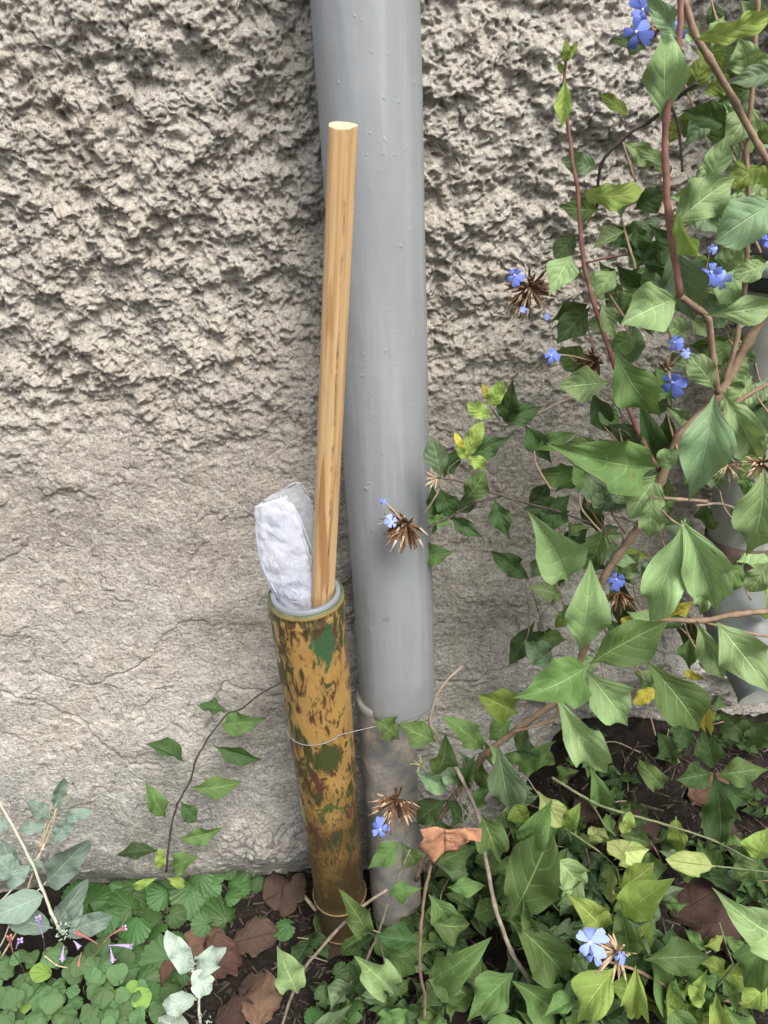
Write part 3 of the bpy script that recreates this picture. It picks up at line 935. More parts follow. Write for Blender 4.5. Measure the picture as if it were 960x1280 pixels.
def leaf_mesh(name, prof, mat, fold, arch, wave, bend, twist, seed, nu=6, nv=16):
    rng = random.Random(seed)
    ph, fr = rng.uniform(0, 6), rng.uniform(5, 9)
    asym = rng.uniform(-0.06, 0.06)
    vs, fs, uvs = [], [], []
    for j in range(nv + 1):
        v = j / nv
        w = PROF[prof](v) * 0.5
        for i in range(nu + 1):
            u = i / nu
            s = (u - 0.5) * 2
            x = s * w * (1 + asym * (1 if s > 0 else -1))
            x *= 1 + (0.07 * math.sin(v * 10.5 + seed * 2 + (2.2 if s > 0 else 0)) + 0.025 * math.sin(v * 27 + seed)) * abs(s)
            z = fold * abs(x) * (1 - 0.4 * abs(s))
            z += wave * math.sin(fr * v * 2 + ph + (1.6 if s > 0 else 0)) * abs(s) ** 2 * w * 1.4
            z += 4 * arch * v * (1 - v)
            z -= abs(bend) * 2.2 * max(0, v - 0.55) ** 2
            z += 0.05 * math.sin(v * 22 + seed) * abs(s) * w
            z += twist * s * w * (v - 0.4) * 2
            x += bend * v * (1 - v) * 4
            y = v + 0.02 * math.sin(ph + v * 9) * s * w
            vs.append((x, y, z))
            uvs.append((u, v))
    for j in range(nv):
        for i in range(nu):
            a = j * (nu + 1) + i
            fs.append((a, a + 1, a + nu + 2, a + nu + 1))
    me = bpy.data.meshes.new(name)
    me.from_pydata(vs, [], fs)
    uvl = me.uv_layers.new(name='UVMap')
    for poly in me.polygons:
        for li in poly.loop_indices:
            uvl.data[li].uv = uvs[me.loops[li].vertex_index]
    me.polygons.foreach_set('use_smooth', [True] * len(fs))
    me.materials.append(mat)
    me.update()
    return me

_LM = {}
_lc = [0]
def get_leaf(shape, mat):
    _lc[0] += 1
    k = (shape, mat, _lc[0] % (14 if mat in ('mid', 'light', 'deep', 'dull') else 4))
    if k not in _LM:
        rng = random.Random(hash((shape, k[2])) if False else (ord(shape) * 31 + k[2] * 17 + len(mat) * 5))
        _LM[k] = leaf_mesh('leaf_' + mat, shape, M[mat], rng.uniform(0.25, 1.0) * (0.35 if shape in 'eo' else 1), rng.uniform(-0.06, 0.20),
                           rng.uniform(0.08, 0.32), rng.uniform(-0.10, 0.10), rng.uniform(-0.45, 0.45), rng.randrange(999))
    return _LM[k]

lrng = random.Random(99)
def place_leaf(parent, base, tip, width, mat='mid', shape='r', roll=None, name='leaf', me=None):
    ax = tip - base
    L = ax.length
    ax.normalize()
    tocam = (CAM - (base + tip) / 2).normalized()
    n = (tocam - ax * tocam.dot(ax)).normalized()
    if roll is None: roll = lrng.gauss(0, 0.38)
    n = Matrix.Rotation(roll, 3, ax) @ n
    x = ax.cross(n).normalized()
    mm = Matrix.Identity(4)
    w = width / max(0.55, math.cos(roll))
    for j in range(3):
        mm[j][0] = x[j] * w; mm[j][1] = ax[j] * L; mm[j][2] = n[j] * (w + L) * 0.5
    mm.translation = base
    return link_mesh(name, me or get_leaf(shape, mat), parent, mm)

def leaf_px(parent, bx, by, tx, ty, w, Y, mat='mid', shape='r', roll=None, dy=None, name='leaf'):
    b = P(bx, by, Y)
    ln = math.hypot(tx - bx, ty - by) * px_size(b)
    if dy is None: dy = lrng.uniform(-0.35, 0.12) * ln
    t = P(tx, ty, Y + dy)
    return place_leaf(parent, b, t, w * px_size((b + t) / 2) * 0.96, mat, shape, roll, name)

def stem_px(parent, pts, Ys, r0_, r1, mat, name='stem', seg=6):
    if not hasattr(Ys, '__len__'): Ys = [Ys] * len(pts)
    if len(Ys) == 2 and len(pts) > 2: Ys = [Ys[0] + (Ys[1] - Ys[0]) * i / (len(pts) - 1) for i in range(len(pts))]
    p = spline([P(a, b, y) for (a, b), y in zip(pts, Ys)], seg)
    n = len(p)
    mb = MB()
    rads = []
    for i in range(n):
        f = i / (n - 1)
        r = r0_ + (r1 - r0_) * f
        if i % seg == 0 and 0 < i < n - 1: r *= 1.28
        r *= 1 + 0.10 * noise.noise(Vector((f * 30, r0_ * 1e4, 0)))
        rads.append(r)
    mb.tube([q + Vector((noise.noise(q * 60), noise.noise(q * 60 + Vector((9, 0, 0))), 0)) * 0.0012 for q in p], rads, 8)
    return mb.build(name, M[mat], parent)

def plant(name, px, py, Y, label, cat, group=None):
    return T(thing(name, P(px, py, Y), label, cat, group))

# flower heads -----------------------------------------------------
def blossom_mesh(name, mat):
    mb = MB()
    for k in range(5):
        a = k * 2 * math.pi / 5 + 0.22 * math.sin(k * 5 + 1)
        pk = 0.85 + 0.2 * math.sin(k * 7.3 + 2); lift = 0.35 * math.sin(k * 4.1)
        d = Vector((math.cos(a), math.sin(a), 0)); s = Vector((-math.sin(a), math.cos(a), 0))
        b = len(mb.v)
        rows = [(0.06, 0.05, 0), (0.35, 0.20, .03), (0.7, 0.36, .07), (0.95, 0.33, .03), (1.0, 0.10, 0.0)]
        for (r, w, z) in rows:
            for q in (-1, 0, 1):
                rr = r - (0.10 if (q == 0 and r > .9) else 0)
                mb.v.append((d * rr + s * w * q) * pk + Vector((0, 0, lift * rr * rr + z * (1.5 if q == 0 else 0.4) - 0.12 * rr * rr + 0.05 * math.sin(k * 3 + q))))
        for j in range(len(rows) - 1):
            for q in range(2):
                i0 = b + j * 3 + q
                mb.f.append((i0, i0 + 1, i0 + 4, i0 + 3)); mb.m.append(0)
    mb.tube([Vector((0, 0, -0.9)), Vector((0, 0, -0.3)), Vector((0, 0, 0.02))], [0.05, 0.06, 0.10], 6, 1)
    return mb.mesh(name, [mat, M['throat']])
BL = dict(b=blossom_mesh('blossom_blue', M['petal']), p=blossom_mesh('blossom_pale', M['petal_pale']))

def place_blossom(parent, c, size, kind='b', tilt=0.5, rz=None, name='blossom'):
    n = (CAM - c).normalized()
    n = (n + Vector((lrng.uniform(-1, 1), lrng.uniform(-.6, .6), lrng.uniform(-.6, 1))) * tilt).normalized()
    q = n.to_track_quat('Z', 'Y').to_matrix().to_4x4()
    mm = Matrix.Translation(c) @ q @ Matrix.Rotation(lrng.uniform(0, 6) if rz is None else rz, 4, 'Z') @ Matrix.Diagonal((size, size, size, 1))
    return link_mesh(name, BL[kind], parent, mm)

def head(parent, px, py, Y, r_px, direction, n=34, mats=('calyx', 'calyx_tip'), blossoms=(), spread=0.95, seed=0):
    """spent flower head: a tuft of narrow calyces; blossoms are its sub-parts"""
    rng = random.Random(seed + int(px))
    c = P(px, py, Y)
    R = r_px * px_size(c)
    d0 = (RIGHT * direction[0] - UP * direction[1] - fwd * 0.45).normalized()
    a = d0.orthogonal().normalized(); b_ = d0.cross(a)
    mb = MB()
    base = c - d0 * R * 0.45
    for i in range(n):
        th = rng.uniform(0, 2 * math.pi); ph = spread * math.sqrt(rng.random()) * 1.25
        d = (d0 * math.cos(ph) + (a * math.cos(th) + b_ * math.sin(th)) * math.sin(ph)).normalized()
        L = R * rng.uniform(0.9, 1.5)
        q0 = base + d * R * 0.12; q1 = base + d * L * 0.7 + Vector((0, 0, -R * 0.05)); q2 = base + d * L + Vector((0, 0, -R * rng.uniform(0, .25)))
        w = R * rng.uniform(0.045, 0.085)
        mb.tube([q0, q1], [w * 0.8, w * 1.15], 5, 0, cap=False)
        mb.tube([q1, q2], [w * 1.15, w * 0.25], 5, 1 if rng.random() < 0.45 else 0)
        if rng.random() < 0.25:
            mb.tube([q2, q2 + d * R * 0.2 + a * R * 0.06], [w * 0.25, w * 0.1], 4, 1)
    fh = mb.build('flower_head', [M[mats[0]], M[mats[1]]], parent, origin=c)
    for (bx, by, s, k) in blossoms:
        p = P(bx, by, Y - 0.012)
        sb = MB(); e_ = base + d0 * R * 0.2; sb.tube(spline([e_, e_.lerp(p, .55) + Vector((0, 0, R * .12)), p + Vector((0, .003, 0))], 4), R * .045, 5); sb.build('blossom_tube', M['calyx_tip'], fh)
        place_blossom(fh, p, s * px_size(p), k)
    return fh

# ================================================================== tall shrub on the right
YS = -0.20
shrub = plant('leadwort_shrub', 800, 1000, -0.16, 'tall leafy blue-flowered shrub along the right edge with thick brown and red stems', 'shrub')
stem_px(shrub, [(852, -40), (848, 60), (833, 150), (832, 210), (836, 270), (850, 370)], -0.235, 0.0026, 0.0034, 'stem_red')
stem_px(shrub, [(850, 370), (868, 384), (885, 400), (891, 450), (897, 492)], [-0.235, -0.20], 0.0032, 0.0034, 'stem_brown')
stem_px(shrub, [(856, 0), (868, 40), (885, 72), (920, 130), (950, 185), (985, 240)], -0.225, 0.0030, 0.0030, 'stem_brown')
stem_px(shrub, [(948, -10), (942, 90), (934, 190), (936, 260), (932, 350), (922, 420), (905, 480)], [-0.20, -0.19], 0.0022, 0.0028, 'stem_brown')
stem_px(shrub, [(960, 385), (935, 425), (897, 495), (850, 545), (826, 600), (800, 655), (772, 695), (750, 735), (738, 790), (705, 865), (655, 905), (605, 945), (565, 1000), (540, 1040), (520, 1100)], [-0.20, -0.19, -0.19, -0.19, -0.185, -0.18, -0.18, -0.18, -0.18, -0.18, -0.17, -0.16, -0.14, -0.13, -0.12], 0.0050, 0.0042, 'stem_brown', 'main_stem')
stem_px(shrub, [(980, 762), (920, 768), (880, 776), (835, 776), (790, 790), (745, 820)], -0.195, 0.0036, 0.0028, 'stem_brown')
stem_px(shrub, [(985, 800), (930, 790), (880, 778)], -0.195, 0.0018, 0.0018, 'stem_brown')
stem_px(shrub, [(815, 622), (850, 624), (884, 627)], -0.20, 0.0020, 0.0022, 'stem_brown')
stem_px(shrub, [(812, 622), (840, 650), (880, 674)], -0.20, 0.0014, 0.0012, 'stem_brown')
stem_px(shrub, [(960, 480), (925, 500), (900, 520), (860, 550)], -0.19, 0.0025, 0.0025, 'stem_brown')
stem_px(shrub, [(746, 262), (752, 205), (785, 168), (812, 152), (846, 122), (872, 104)], [-0.12, -0.14, -0.15, -0.16, -0.2, -0.22], 0.0015, 0.0020, 'stem_dark')
stem_px(shrub, [(838, 125), (850, 170), (853, 215)], -0.19, 0.0014, 0.0012, 'stem_dark')
stem_px(shrub, [(700, 880), (690, 900), (640, 915)], -0.18, 0.0020, 0.0018, 'stem_brown')
stem_px(shrub, [(960, 662), (930, 640), (900, 630), (870, 632)], -0.2, 0.0016, 0.0014, 'stem_grey')
L = lambda *a, **k: leaf_px(shrub, *a, **k)
tall = [
 (829,157,832,26,52,-.225,'light','r',.1), (847,48,806,-6,26,-.24,'dull','r',.3), (808,62,764,50,26,-.17,'deep','r',.3),
 (861,117,879,70,30,-.20,'ygreen','o',.2), (880,117,912,98,30,-.20,'ygreen','o',.5), (866,50,972,14,26,-.26,'lime','e',.4),
 (934,100,924,48,42,-.20,'light','r',0), (975,88,912,104,26,-.24,'dull','r',.3), (785,146,750,118,15,-.15,'ygreen','e',.5),
 (888,148,853,184,30,-.18,'dull','t',.1), (837,180,843,148,18,-.18,'ygreen','e',.2), (908,158,852,138,32,-.19,'deep','r',.3),
 (940,128,898,190,44,-.19,'light','t',0), (884,228,910,168,34,-.23,'light','r',0), (948,206,902,236,36,-.20,'ygreen','t',.3),
 (726,240,804,238,30,-.17,'lime','e',.3), (748,212,703,198,28,-.13,'dull','o',0), (750,262,700,258,32,-.13,'mid','r',0),
 (838,222,798,184,18,-.17,'light','e',.5), (838,288,920,222,56,-.245,'light','r',0), (838,246,892,236,40,-.22,'light','r',.2),
 (792,262,832,240,34,-.14,'deep','r',.2), (845,262,887,328,24,-.25,'lime','r',.8), (972,252,893,302,64,-.25,'dull','o',0),
 (838,298,868,402,54,-.20,'dull','r',0), (880,394,985,376,32,-.27,'light','r',.3), (850,372,776,406,62,-.23,'light','r',0),
 (752,376,769,424,22,-.18,'light','r',0), (840,364,803,342,24,-.20,'dull','o',0), (768,436,826,520,54,-.22,'mid','r',.2),
 (893,488,860,444,36,-.22,'light','o',0), (893,494,860,628,64,-.25,'dull','t',0), (820,584,684,554,70,-.25,'mid','t',0),
 (902,488,948,575,50,-.20,'light','r',.2), (940,470,905,520,38,-.18,'light','o',0), (960,500,935,560,40,-.17,'dull','o',.2),
 (828,590,786,650,50,-.18,'light','r',0), (822,580,800,505,34,-.15,'deep','r',.2), (712,640,654,636,38,-.13,'deep','r',0),
 (710,726,660,640,66,-.20,'light','t',0), (724,814,738,700,54,-.20,'light','r',.1), (755,660,735,712,34,-.15,'mid','r',.2),
 (857,648,812,778,48,-.25,'light','r',0), (852,650,896,768,62,-.25,'light','t',0), (815,618,812,672,34,-.21,'light','r',0),
 (820,585,850,560,26,-.22,'light','r',.2), (735,832,641,872,66,-.25,'mid','t',0), (736,830,837,776,56,-.25,'mid','r',.2),
 (733,838,785,908,58,-.22,'light','t',0), (805,824,875,915,58,-.22,'mid','r',0), (694,868,759,968,48,-.23,'light','r',.1),
 (648,892,597,868,46,-.17,'ygreen','r',0), (808,768,776,806,30,-.14,'yellow','t',.2), (828,776,866,752,26,-.14,'yellow','r',.2),
 (822,862,792,880,20,-.14,'yellow','e',.2), (855,838,880,850,12,-.13,'yellow','e',.7), (880,870,888,925,22,-.12,'yellow','r',.4),
 (955,588,932,696,66,-.24,'light','t',0), (896,778,968,872,62,-.26,'light','t',0), (870,775,905,850,36,-.22,'light','r',.2),
 (668,778,636,832,28,-.09,'deep','r',.2), (660,790,700,805,30,-.09,'deep','r',.2), (962,700,935,740,30,-.22,'light','o',0),
 (960,560,925,600,30,-.17,'mid','o',0), (800,500,770,470,30,-.15,'mid','r',0), (850,300,800,330,36,-.16,'deep','r',0),
 (815,330,780,300,34,-.14,'deep','r',0), (770,330,802,372,34,-.13,'deep','r',0), (800,420,760,440,30,-.14,'mid','r',0),
 (905,560,870,600,34,-.19,'mid','r',0), (700,690,735,660,30,-.12,'deep','r',0), (770,640,740,600,34,-.13,'dull','r',0),
 (900,440,930,480,38,-.17,'light','o',0), (925,330,900,380,40,-.17,'light','o',0), (880,360,905,410,34,-.16,'dull','o',0),
 (960,330,915,345,30,-.20,'light','o',0), (915,430,880,450,30,-.17,'mid','o',0), (930,60,960,110,36,-.18,'light','r',0),
 (960,180,925,150,34,-.17,'mid','r',0), (915,190,890,130,34,-.17,'mid','r',0), (960,240,930,210,30,-.17,'ygreen','r',0),
 (870,60,905,90,26,-.18,'ygreen','r',0), (905,20,890,60,24,-.17,'light','r',0), (925,0,960,30,30,-.19,'light','r',0),
 (870,250,900,290,34,-.19,'dull','r',0), (860,420,830,400,30,-.17,'light','r',0), (880,470,850,440,30,-.17,'dull','r',0),
 (790,600,755,640,34,-.14,'dull','r',0), (770,720,800,690,30,-.15,'light','r',0), (800,720,830,700,26,-.17,'dull','e',.2),
 (690,600,660,640,26,-.10,'deep','r',0), (760,850,740,880,30,-.16,'mid','r',0), (690,830,655,800,34,-.12,'dull','r',0),
 (640,900,612,925,30,-.15,'mid','r',0), (860,700,840,730,34,-.18,'mid','r',0), (930,705,905,735,36,-.22,'mid','o',0),
 (945,120,905,110,34,-.17,'mid','r',0), (925,250,960,230,34,-.17,'light','r',0), (845,500,820,460,30,-.16,'mid','r',0),
 (880,520,925,540,34,-.16,'mid','r',0), (800,560,760,530,34,-.14,'deep','r',0), (840,640,800,610,30,-.16,'mid','r',0),
]
for t_ in tall: L(*t_)
back = [(905, 60), (945, 150), (870, 150), (925, 180), (880, 215), (948, 250), (815, 255), (760, 300), (830, 300), (870, 340), (905, 290), (940, 330), (800, 350),
        (755, 400), (880, 410), (930, 440), (815, 400), (790, 480), (850, 520), (760, 520), (905, 560), (935, 600), (870, 600), (795, 545), (730, 560), (765, 600),
        (700, 640), (740, 640), (890, 650), (940, 650), (830, 720), (785, 700), (700, 700), (925, 730), (680, 740), (860, 800), (900, 830), (770, 790), (715, 770),
        (920, 480), (950, 400), (845, 450), (900, 370), (720, 600), (690, 800), (820, 850), (940, 30), (890, 20), (800, 300), (775, 250), (860, 270), (935, 540), (955, 620)]
back += [(lrng.uniform(740, 965), lrng.uniform(40, 560)) for _ in range(34)] + [(lrng.uniform(690, 960), lrng.uniform(560, 800)) for _ in range(26)] + [(lrng.uniform(680, 960), lrng.uniform(540, 880)) for _ in range(24)] + [(lrng.uniform(740, 960), lrng.uniform(240, 540)) for _ in range(16)]
for i, (a, b) in enumerate(back):
    an = lrng.uniform(0, 6.28); ln = lrng.uniform(17, 30)
    Yb = lrng.uniform(-.17, -.07)
    L(a - ln * math.cos(an), b - ln * math.sin(an), a + ln * math.cos(an), b + ln * math.sin(an), ln * lrng.uniform(.85, 1.15), Yb, lrng.choice(('deep', 'mid', 'light', 'dull', 'light', 'ygreen' if i % 3 == 0 else 'mid')), lrng.choice('rrto'), lrng.gauss(0, .45))
    if i % 2: bx0, by0 = a - ln * math.cos(an), b - ln * math.sin(an); stem_px(shrub, [(bx0, by0), (bx0 + 6, by0 + 22), (bx0 + lrng.uniform(12, 30), by0 + 48)], [Yb, Yb - .01, Yb - .03], .0009, .0013, 'stem_brown')
head(shrub, 812, 40, -.20, 22, (-0.6, -0.6), 14, blossoms=((803, 12, 20, 'b'), (795, 40, 23, 'b'), (843, 42, 20, 'b')))
head(shrub, 880, 355, -.19, 16, (0.3, -0.5), 10, ('calyx', 'calyx_green'), blossoms=((889, 340, 19, 'b'), (900, 352, 16, 'p'), (889, 311, 8, 'p')))
head(shrub, 836, 458, -.20, 18, (0.2, -0.3), 14, ('calyx', 'calyx_tip'), blossoms=((843, 428, 12, 'b'), (857, 440, 8, 'p'), (840, 478, 20, 'b')))
head(shrub, 775, 748, -.17, 22, (0, 0.6), 26, blossoms=((770, 724, 15, 'b'),))
head(shrub, 912, 588, -.21, 18, (0.0, 0.6), 22, ('calyx_tip', 'calyx_green'))
head(shrub, 948, 582, -.22, 20, (-0.5, 0.3), 26, ('calyx', 'calyx_tip'))
head(shrub, 972, 302, -.20, 12, (-0.4, 0.2), 8, ('calyx', 'calyx_green'), blossoms=((960, 300, 12, 'b'),))

# ------------------------------------------------------------------ slim red-stemmed branch plant
slim = plant('leadwort_shoot', 740, 900, -0.13, 'slender red-stemmed shoot rising up the wall between the downpipe and the tall shrub', 'plant')
stem_px(slim, [(708, 62), (705, 110), (714, 190), (722, 235), (727, 310), (740, 372), (766, 450), (795, 535), (824, 588)], [-.15, -.18], 0.0014, 0.0028, 'stem_red')
stem_px(slim, [(770, 470), (735, 490), (700, 503), (665, 520), (630, 528), (612, 505)], -.14, 0.0018, 0.0012, 'stem_grey')
stem_px(slim, [(800, 548), (765, 500), (740, 480)], -.15, 0.0014, 0.0012, 'stem_grey')
stem_px(slim, [(740, 655), (700, 640), (655, 628), (610, 614), (575, 602), (545, 597)], -.145, 0.0015, 0.0010, 'stem_dark')
stem_px(slim, [(618, 622), (590, 630), (565, 645), (535, 660)], -.15, 0.0013, 0.0010, 'stem_dark')
stem_px(slim, [(598, 598), (580, 618), (560, 590), (583, 568)], -.145, 0.0010, 0.0010, 'stem_green')
stem_px(slim, [(552, 600), (545, 620), (528, 645)], -.145, 0.0012, 0.0009, 'stem_grey')
stem_px(slim, [(727, 330), (760, 322), (790, 318)], -.13, 0.0012, 0.0010, 'stem_red')
stem_px(slim, [(745, 390), (775, 370), (790, 350)], -.13, 0.0012, 0.0010, 'stem_red')
stem_px(slim, [(700, 855), (660, 725), (662, 780), (652, 820)], -.1, 0.0010, 0.0010, 'stem_grey')
for t_ in [
 (706,98,702,160,22,-.16,'lime','r',.1), (706,92,698,78,9,-.16,'ygreen','e',0), (707,80,707,50,12,-.16,'ygreen','e',.3), (708,76,722,52,9,-.16,'ygreen','e',0),
 (719,288,693,322,28,-.15,'deep','o',.1), (714,320,686,370,42,-.18,'light','t',0), (770,338,742,378,30,-.16,'light','t',.1),
 (738,384,696,430,38,-.14,'deep','r',.2), (762,478,696,484,44,-.18,'light','r',0), (735,460,690,440,34,-.12,'mid','r',.1),
 (657,532,690,580,30,-.14,'deep','t',.2), (740,488,764,542,30,-.13,'deep','r',.1), (630,528,641,472,30,-.14,'deep','t',0),
 (628,527,680,508,30,-.14,'deep','t',.1), (616,523,584,504,22,-.15,'lime','o',0), (612,510,629,475,21,-.155,'lime','e',0),
 (611,502,603,480,9,-.15,'yellow','e',0), (585,570,603,527,23,-.155,'lime','e',0), (581,565,568,541,11,-.155,'yellow','e',0),
 (585,575,571,558,13,-.16,'lime','o',0), (584,568,605,587,19,-.155,'lime','o',0), (587,571,640,545,28,-.14,'deep','t',0),
 (551,598,539,547,31,-.15,'dull','o',0), (554,598,575,560,22,-.14,'deep','r',.2), (580,625,606,590,32,-.15,'mid','o',0),
 (595,612,573,640,22,-.13,'deep','o',.2), (618,624,638,676,28,-.14,'deep','t',0), (564,646,604,673,22,-.14,'deep','t',.2),
 (518,700,566,690,30,-.075,'mid','r',0), (548,608,567,652,30,-.13,'deep','r',.1), (540,606,550,650,22,-.12,'deep','r',.2),
 (532,648,562,655,14,-.145,'mid','e',.3), (555,640,540,668,9,-.14,'mid','e',.3),
 (662,724,612,688,28,-.10,'deep','r',.1), (664,722,690,690,26,-.10,'dull','r',.2), (690,400,735,380,30,-.11,'deep','r',.2),
 (790,360,760,400,30,-.12,'deep','r',.2), (720,440,750,470,26,-.11,'deep','r',.2), (790,310,765,280,28,-.12,'deep','r',.2),
]: leaf_px(slim, *t_)
head(slim, 664, 366, -.155, 27, (0.0, 0.55), 60, blossoms=((643, 344, 14, 'b'), (655, 386, 6, 'p'), (684, 394, 6, 'p')), spread=1.2)
head(slim, 738, 452, -.14, 24, (-0.5, 0.1), 34, blossoms=((689, 444, 12, 'b'),))
head(slim, 503, 660, -.150, 26, (-0.35, 0.35), 62, blossoms=((490, 653, 11, 'p'), (480, 628, 5, 'b')), spread=1.15)
head(slim, 541, 598, -.150, 14, (-0.8, 0.0), 12, ('calyx_tip', 'calyx_green'))

# ------------------------------------------------------------------ low plants, bottom centre and right (traced ones)
def traced(name, ref, label, stems, leaves, cat='plant'):
    p = plant(name, *ref, label, cat, 'low green plants in the bed')
    for s in stems: stem_px(p, *s)
    for t_ in leaves: leaf_px(p, *t_)
    return p

pl1 = traced('low_leafy_plant', (600, 1150, -0.20), 'leafy plant with a bent woody stem beside the foot of the downpipe',
 [([(578, 832), (550, 862), (538, 900), (548, 922), (575, 970), (598, 1020), (605, 1060), (618, 1130), (640, 1190), (664, 1232), (690, 1300)], [-.16, -.17, -.175, -.18, -.19, -.20, -.21, -.24, -.26, -.27, -.28], 0.0018, 0.0036, 'stem_grey'),
  ([(538, 900), (500, 905)], -.17, 0.0010, 0.0010, 'stem_green'), ([(548, 915), (605, 935)], -.17, 0.0012, 0.0010, 'stem_green'), ([(672, 1110), (700, 1140)], -.2, 0.0012, 0.0010, 'stem_green')],
 [(546,927,498,904,34,-.19,'mid','r',.1), (604,938,551,894,32,-.19,'mid','r',.1), (520,965,560,990,26,-.17,'dull','t',.1),
  (622,930,637,1013,46,-.22,'dull','r',0), (648,965,695,926,32,-.19,'mid','t',.1), (602,1018,626,1082,42,-.235,'mid','t',0),
  (545,1080,602,1056,32,-.19,'mid','t',.1), (636,1152,690,1040,74,-.255,'mid','o',0), (638,1150,704,1218,64,-.25,'mid','r',.1),
  (642,1216,583,1278,48,-.28,'mid','t',.1), (640,1226,724,1300,62,-.29,'mid','t',0), (672,988,702,1034,34,-.20,'pale','r',0),
  (704,1036,725,1004,28,-.19,'ygreen','r',0), (655,1060,690,1000,40,-.21,'mid','r',.1), (640,1000,660,1030,30,-.19,'ygreen','r',.2),
  (600,940,600,985,28,-.14,'mid','r',.1), (560,1000,520,1030,34,-.14,'deep','r',.2), (580,1030,560,1000,30,-.15,'deep','r',.2), (500,925,470,900,30,-.13,'mid','r',.3),
  (690,1070,725,1110,44,-.22,'light','r',.1), (710,1060,690,1120,44,-.20,'mid','r',.1)])
head(pl1, 494, 1010, -.165, 26, (-0.1, 0.35), 60, blossoms=((475, 1037, 15, 'b'),), spread=1.25)
head(pl1, 523, 955, -.165, 13, (-0.3, -0.3), 9, ('calyx_green', 'calyx_green'))

for i in range(46):      # thicket round the woody stems
    a, b = (lrng.uniform(540, 720), lrng.uniform(925, 1120)) if i < 26 else (lrng.uniform(640, 760), lrng.uniform(1020, 1280))
    an = lrng.uniform(0, 6.28); ln = lrng.uniform(17, 27)
    leaf_px(pl1, a - ln * math.cos(an), b - ln * math.sin(an), a + ln * math.cos(an), b + ln * math.sin(an), ln * lrng.uniform(.8, 1.1), lrng.uniform(-.19, -.12) if b < 1100 else lrng.uniform(-.25, -.2), lrng.choice(('deep', 'mid', 'mid', 'dull', 'light')), lrng.choice('rrt'), lrng.gauss(0, .45))
    if i % 3 == 0: stem_px(pl1, [(a, b), (a + lrng.uniform(-15, 15), b + 30), (a + lrng.uniform(-25, 25), b + 75)], -.15 if b < 1100 else -.22, .0008, .0012, 'stem_grey')
pl2 = traced('low_leafy_plant', (530, 1260, -0.28), 'thin upright reddish brown stem with paired leaves right of the grey forked stem',
 [([(541, 1075), (532, 1110), (526, 1160), (525, 1210), (531, 1250), (528, 1310)], -.285, 0.0020, 0.0024, 'stem_brown')],
 [(535,1226,614,1172,44,-.29,'mid','r',.1), (535,1224,582,1242,32,-.30,'mid','t',.1), (536,1118,560,1150,34,-.24,'mid','r',.2), (530,1180,470,1170,32,-.24,'deep','r',.2), (534,1150,588,1155,38,-.23,'mid','r',.3)])
pl3 = traced('low_leafy_plant', (400, 1220, -0.27), 'grey forked stem with small leaves in front of the bamboo foot',
 [([(512, 1062), (496, 1100), (484, 1130), (472, 1170), (455, 1210), (440, 1290)], -.21, 0.0016, 0.0024, 'stem_grey'),
  ([(484, 1112), (450, 1135), (415, 1170), (375, 1220), (350, 1290)], -.25, 0.0020, 0.0022, 'stem_grey'),
  ([(474, 1165), (480, 1200), (492, 1250)], -.22, 0.0012, 0.0012, 'stem_grey'), ([(455, 1168), (462, 1162), (476, 1166)], -.23, 0.0011, 0.0011, 'stem_green')],
 [(458,1166,424,1112,34,-.25,'mid','r',0), (486,1116,528,1110,25,-.22,'mid','t',0), (492,1242,443,1196,40,-.25,'light','r',0), (372,1242,346,1182,42,-.27,'light','t',0),
  (500,1052,459,1086,30,-.20,'mid','t',.1), (500,1052,520,1082,28,-.19,'mid','r',.1), (478,1175,550,1180,30,-.20,'mid','r',.3), (480,1180,520,1215,34,-.19,'mid','r',.1), (470,1280,510,1262,30,-.28,'mid','r',.1), (400,1290,440,1255,30,-.26,'dull','r',.1)])
pl4 = traced('low_leafy_plant', (860, 1260, -0.30), 'yellow-green flowering plant in the lower right corner with a large pale leaf',
 [([(755, 1200), (800, 1215), (850, 1240), (905, 1250), (980, 1262)], [-.30, -.30], 0.0018, 0.0028, 'stem_brown'), ([(895, 1235), (925, 1200), (960, 1165)], -.31, 0.0016, 0.0014, 'stem_green'),
  ([(720, 1220), (760, 1210)], -.29, 0.0010, 0.0010, 'stem_green')],
 [(975,1170,894,1112,62,-.34,'light','t',0), (968,1150,930,1235,44,-.32,'mid','r',.1), (805,1200,888,1196,42,-.31,'mid','r',.1), (795,1206,794,1275,34,-.32,'lime','t',.1),
  (772,1208,722,1280,48,-.31,'lime','t',.2), (756,1164,708,1116,44,-.28,'lime','t',0), (786,1196,775,1138,46,-.28,'mid','r',0), (774,1148,843,1098,46,-.27,'lime','r',0),
  (772,1110,818,1078,34,-.26,'ygreen','r',.1), (862,1250,884,1212,24,-.33,'lime','t',0), (835,1245,812,1190,36,-.28,'mid','r',.1), (860,1240,850,1175,46,-.26,'mid','r',.1),
  (895,1240,905,1290,30,-.33,'lime','r',.1), (830,1250,860,1285,34,-.32,'mid','r',.1), (905,1255,940,1290,34,-.33,'mid','r',.1), (960,1230,925,1260,34,-.33,'lime','t',.1), (880,1255,862,1232,20,-.34,'lime','e',0), (790,1190,815,1150,30,-.27,'ygreen','r',.2)])
head(pl4, 766, 1190, -.325, 26, (-0.5, -0.25), 30, ('calyx_tip', 'calyx_green'), blossoms=((737, 1178, 24, 'p'), (742, 1194, 15, 'p'), (776, 1195, 9, 'b')))
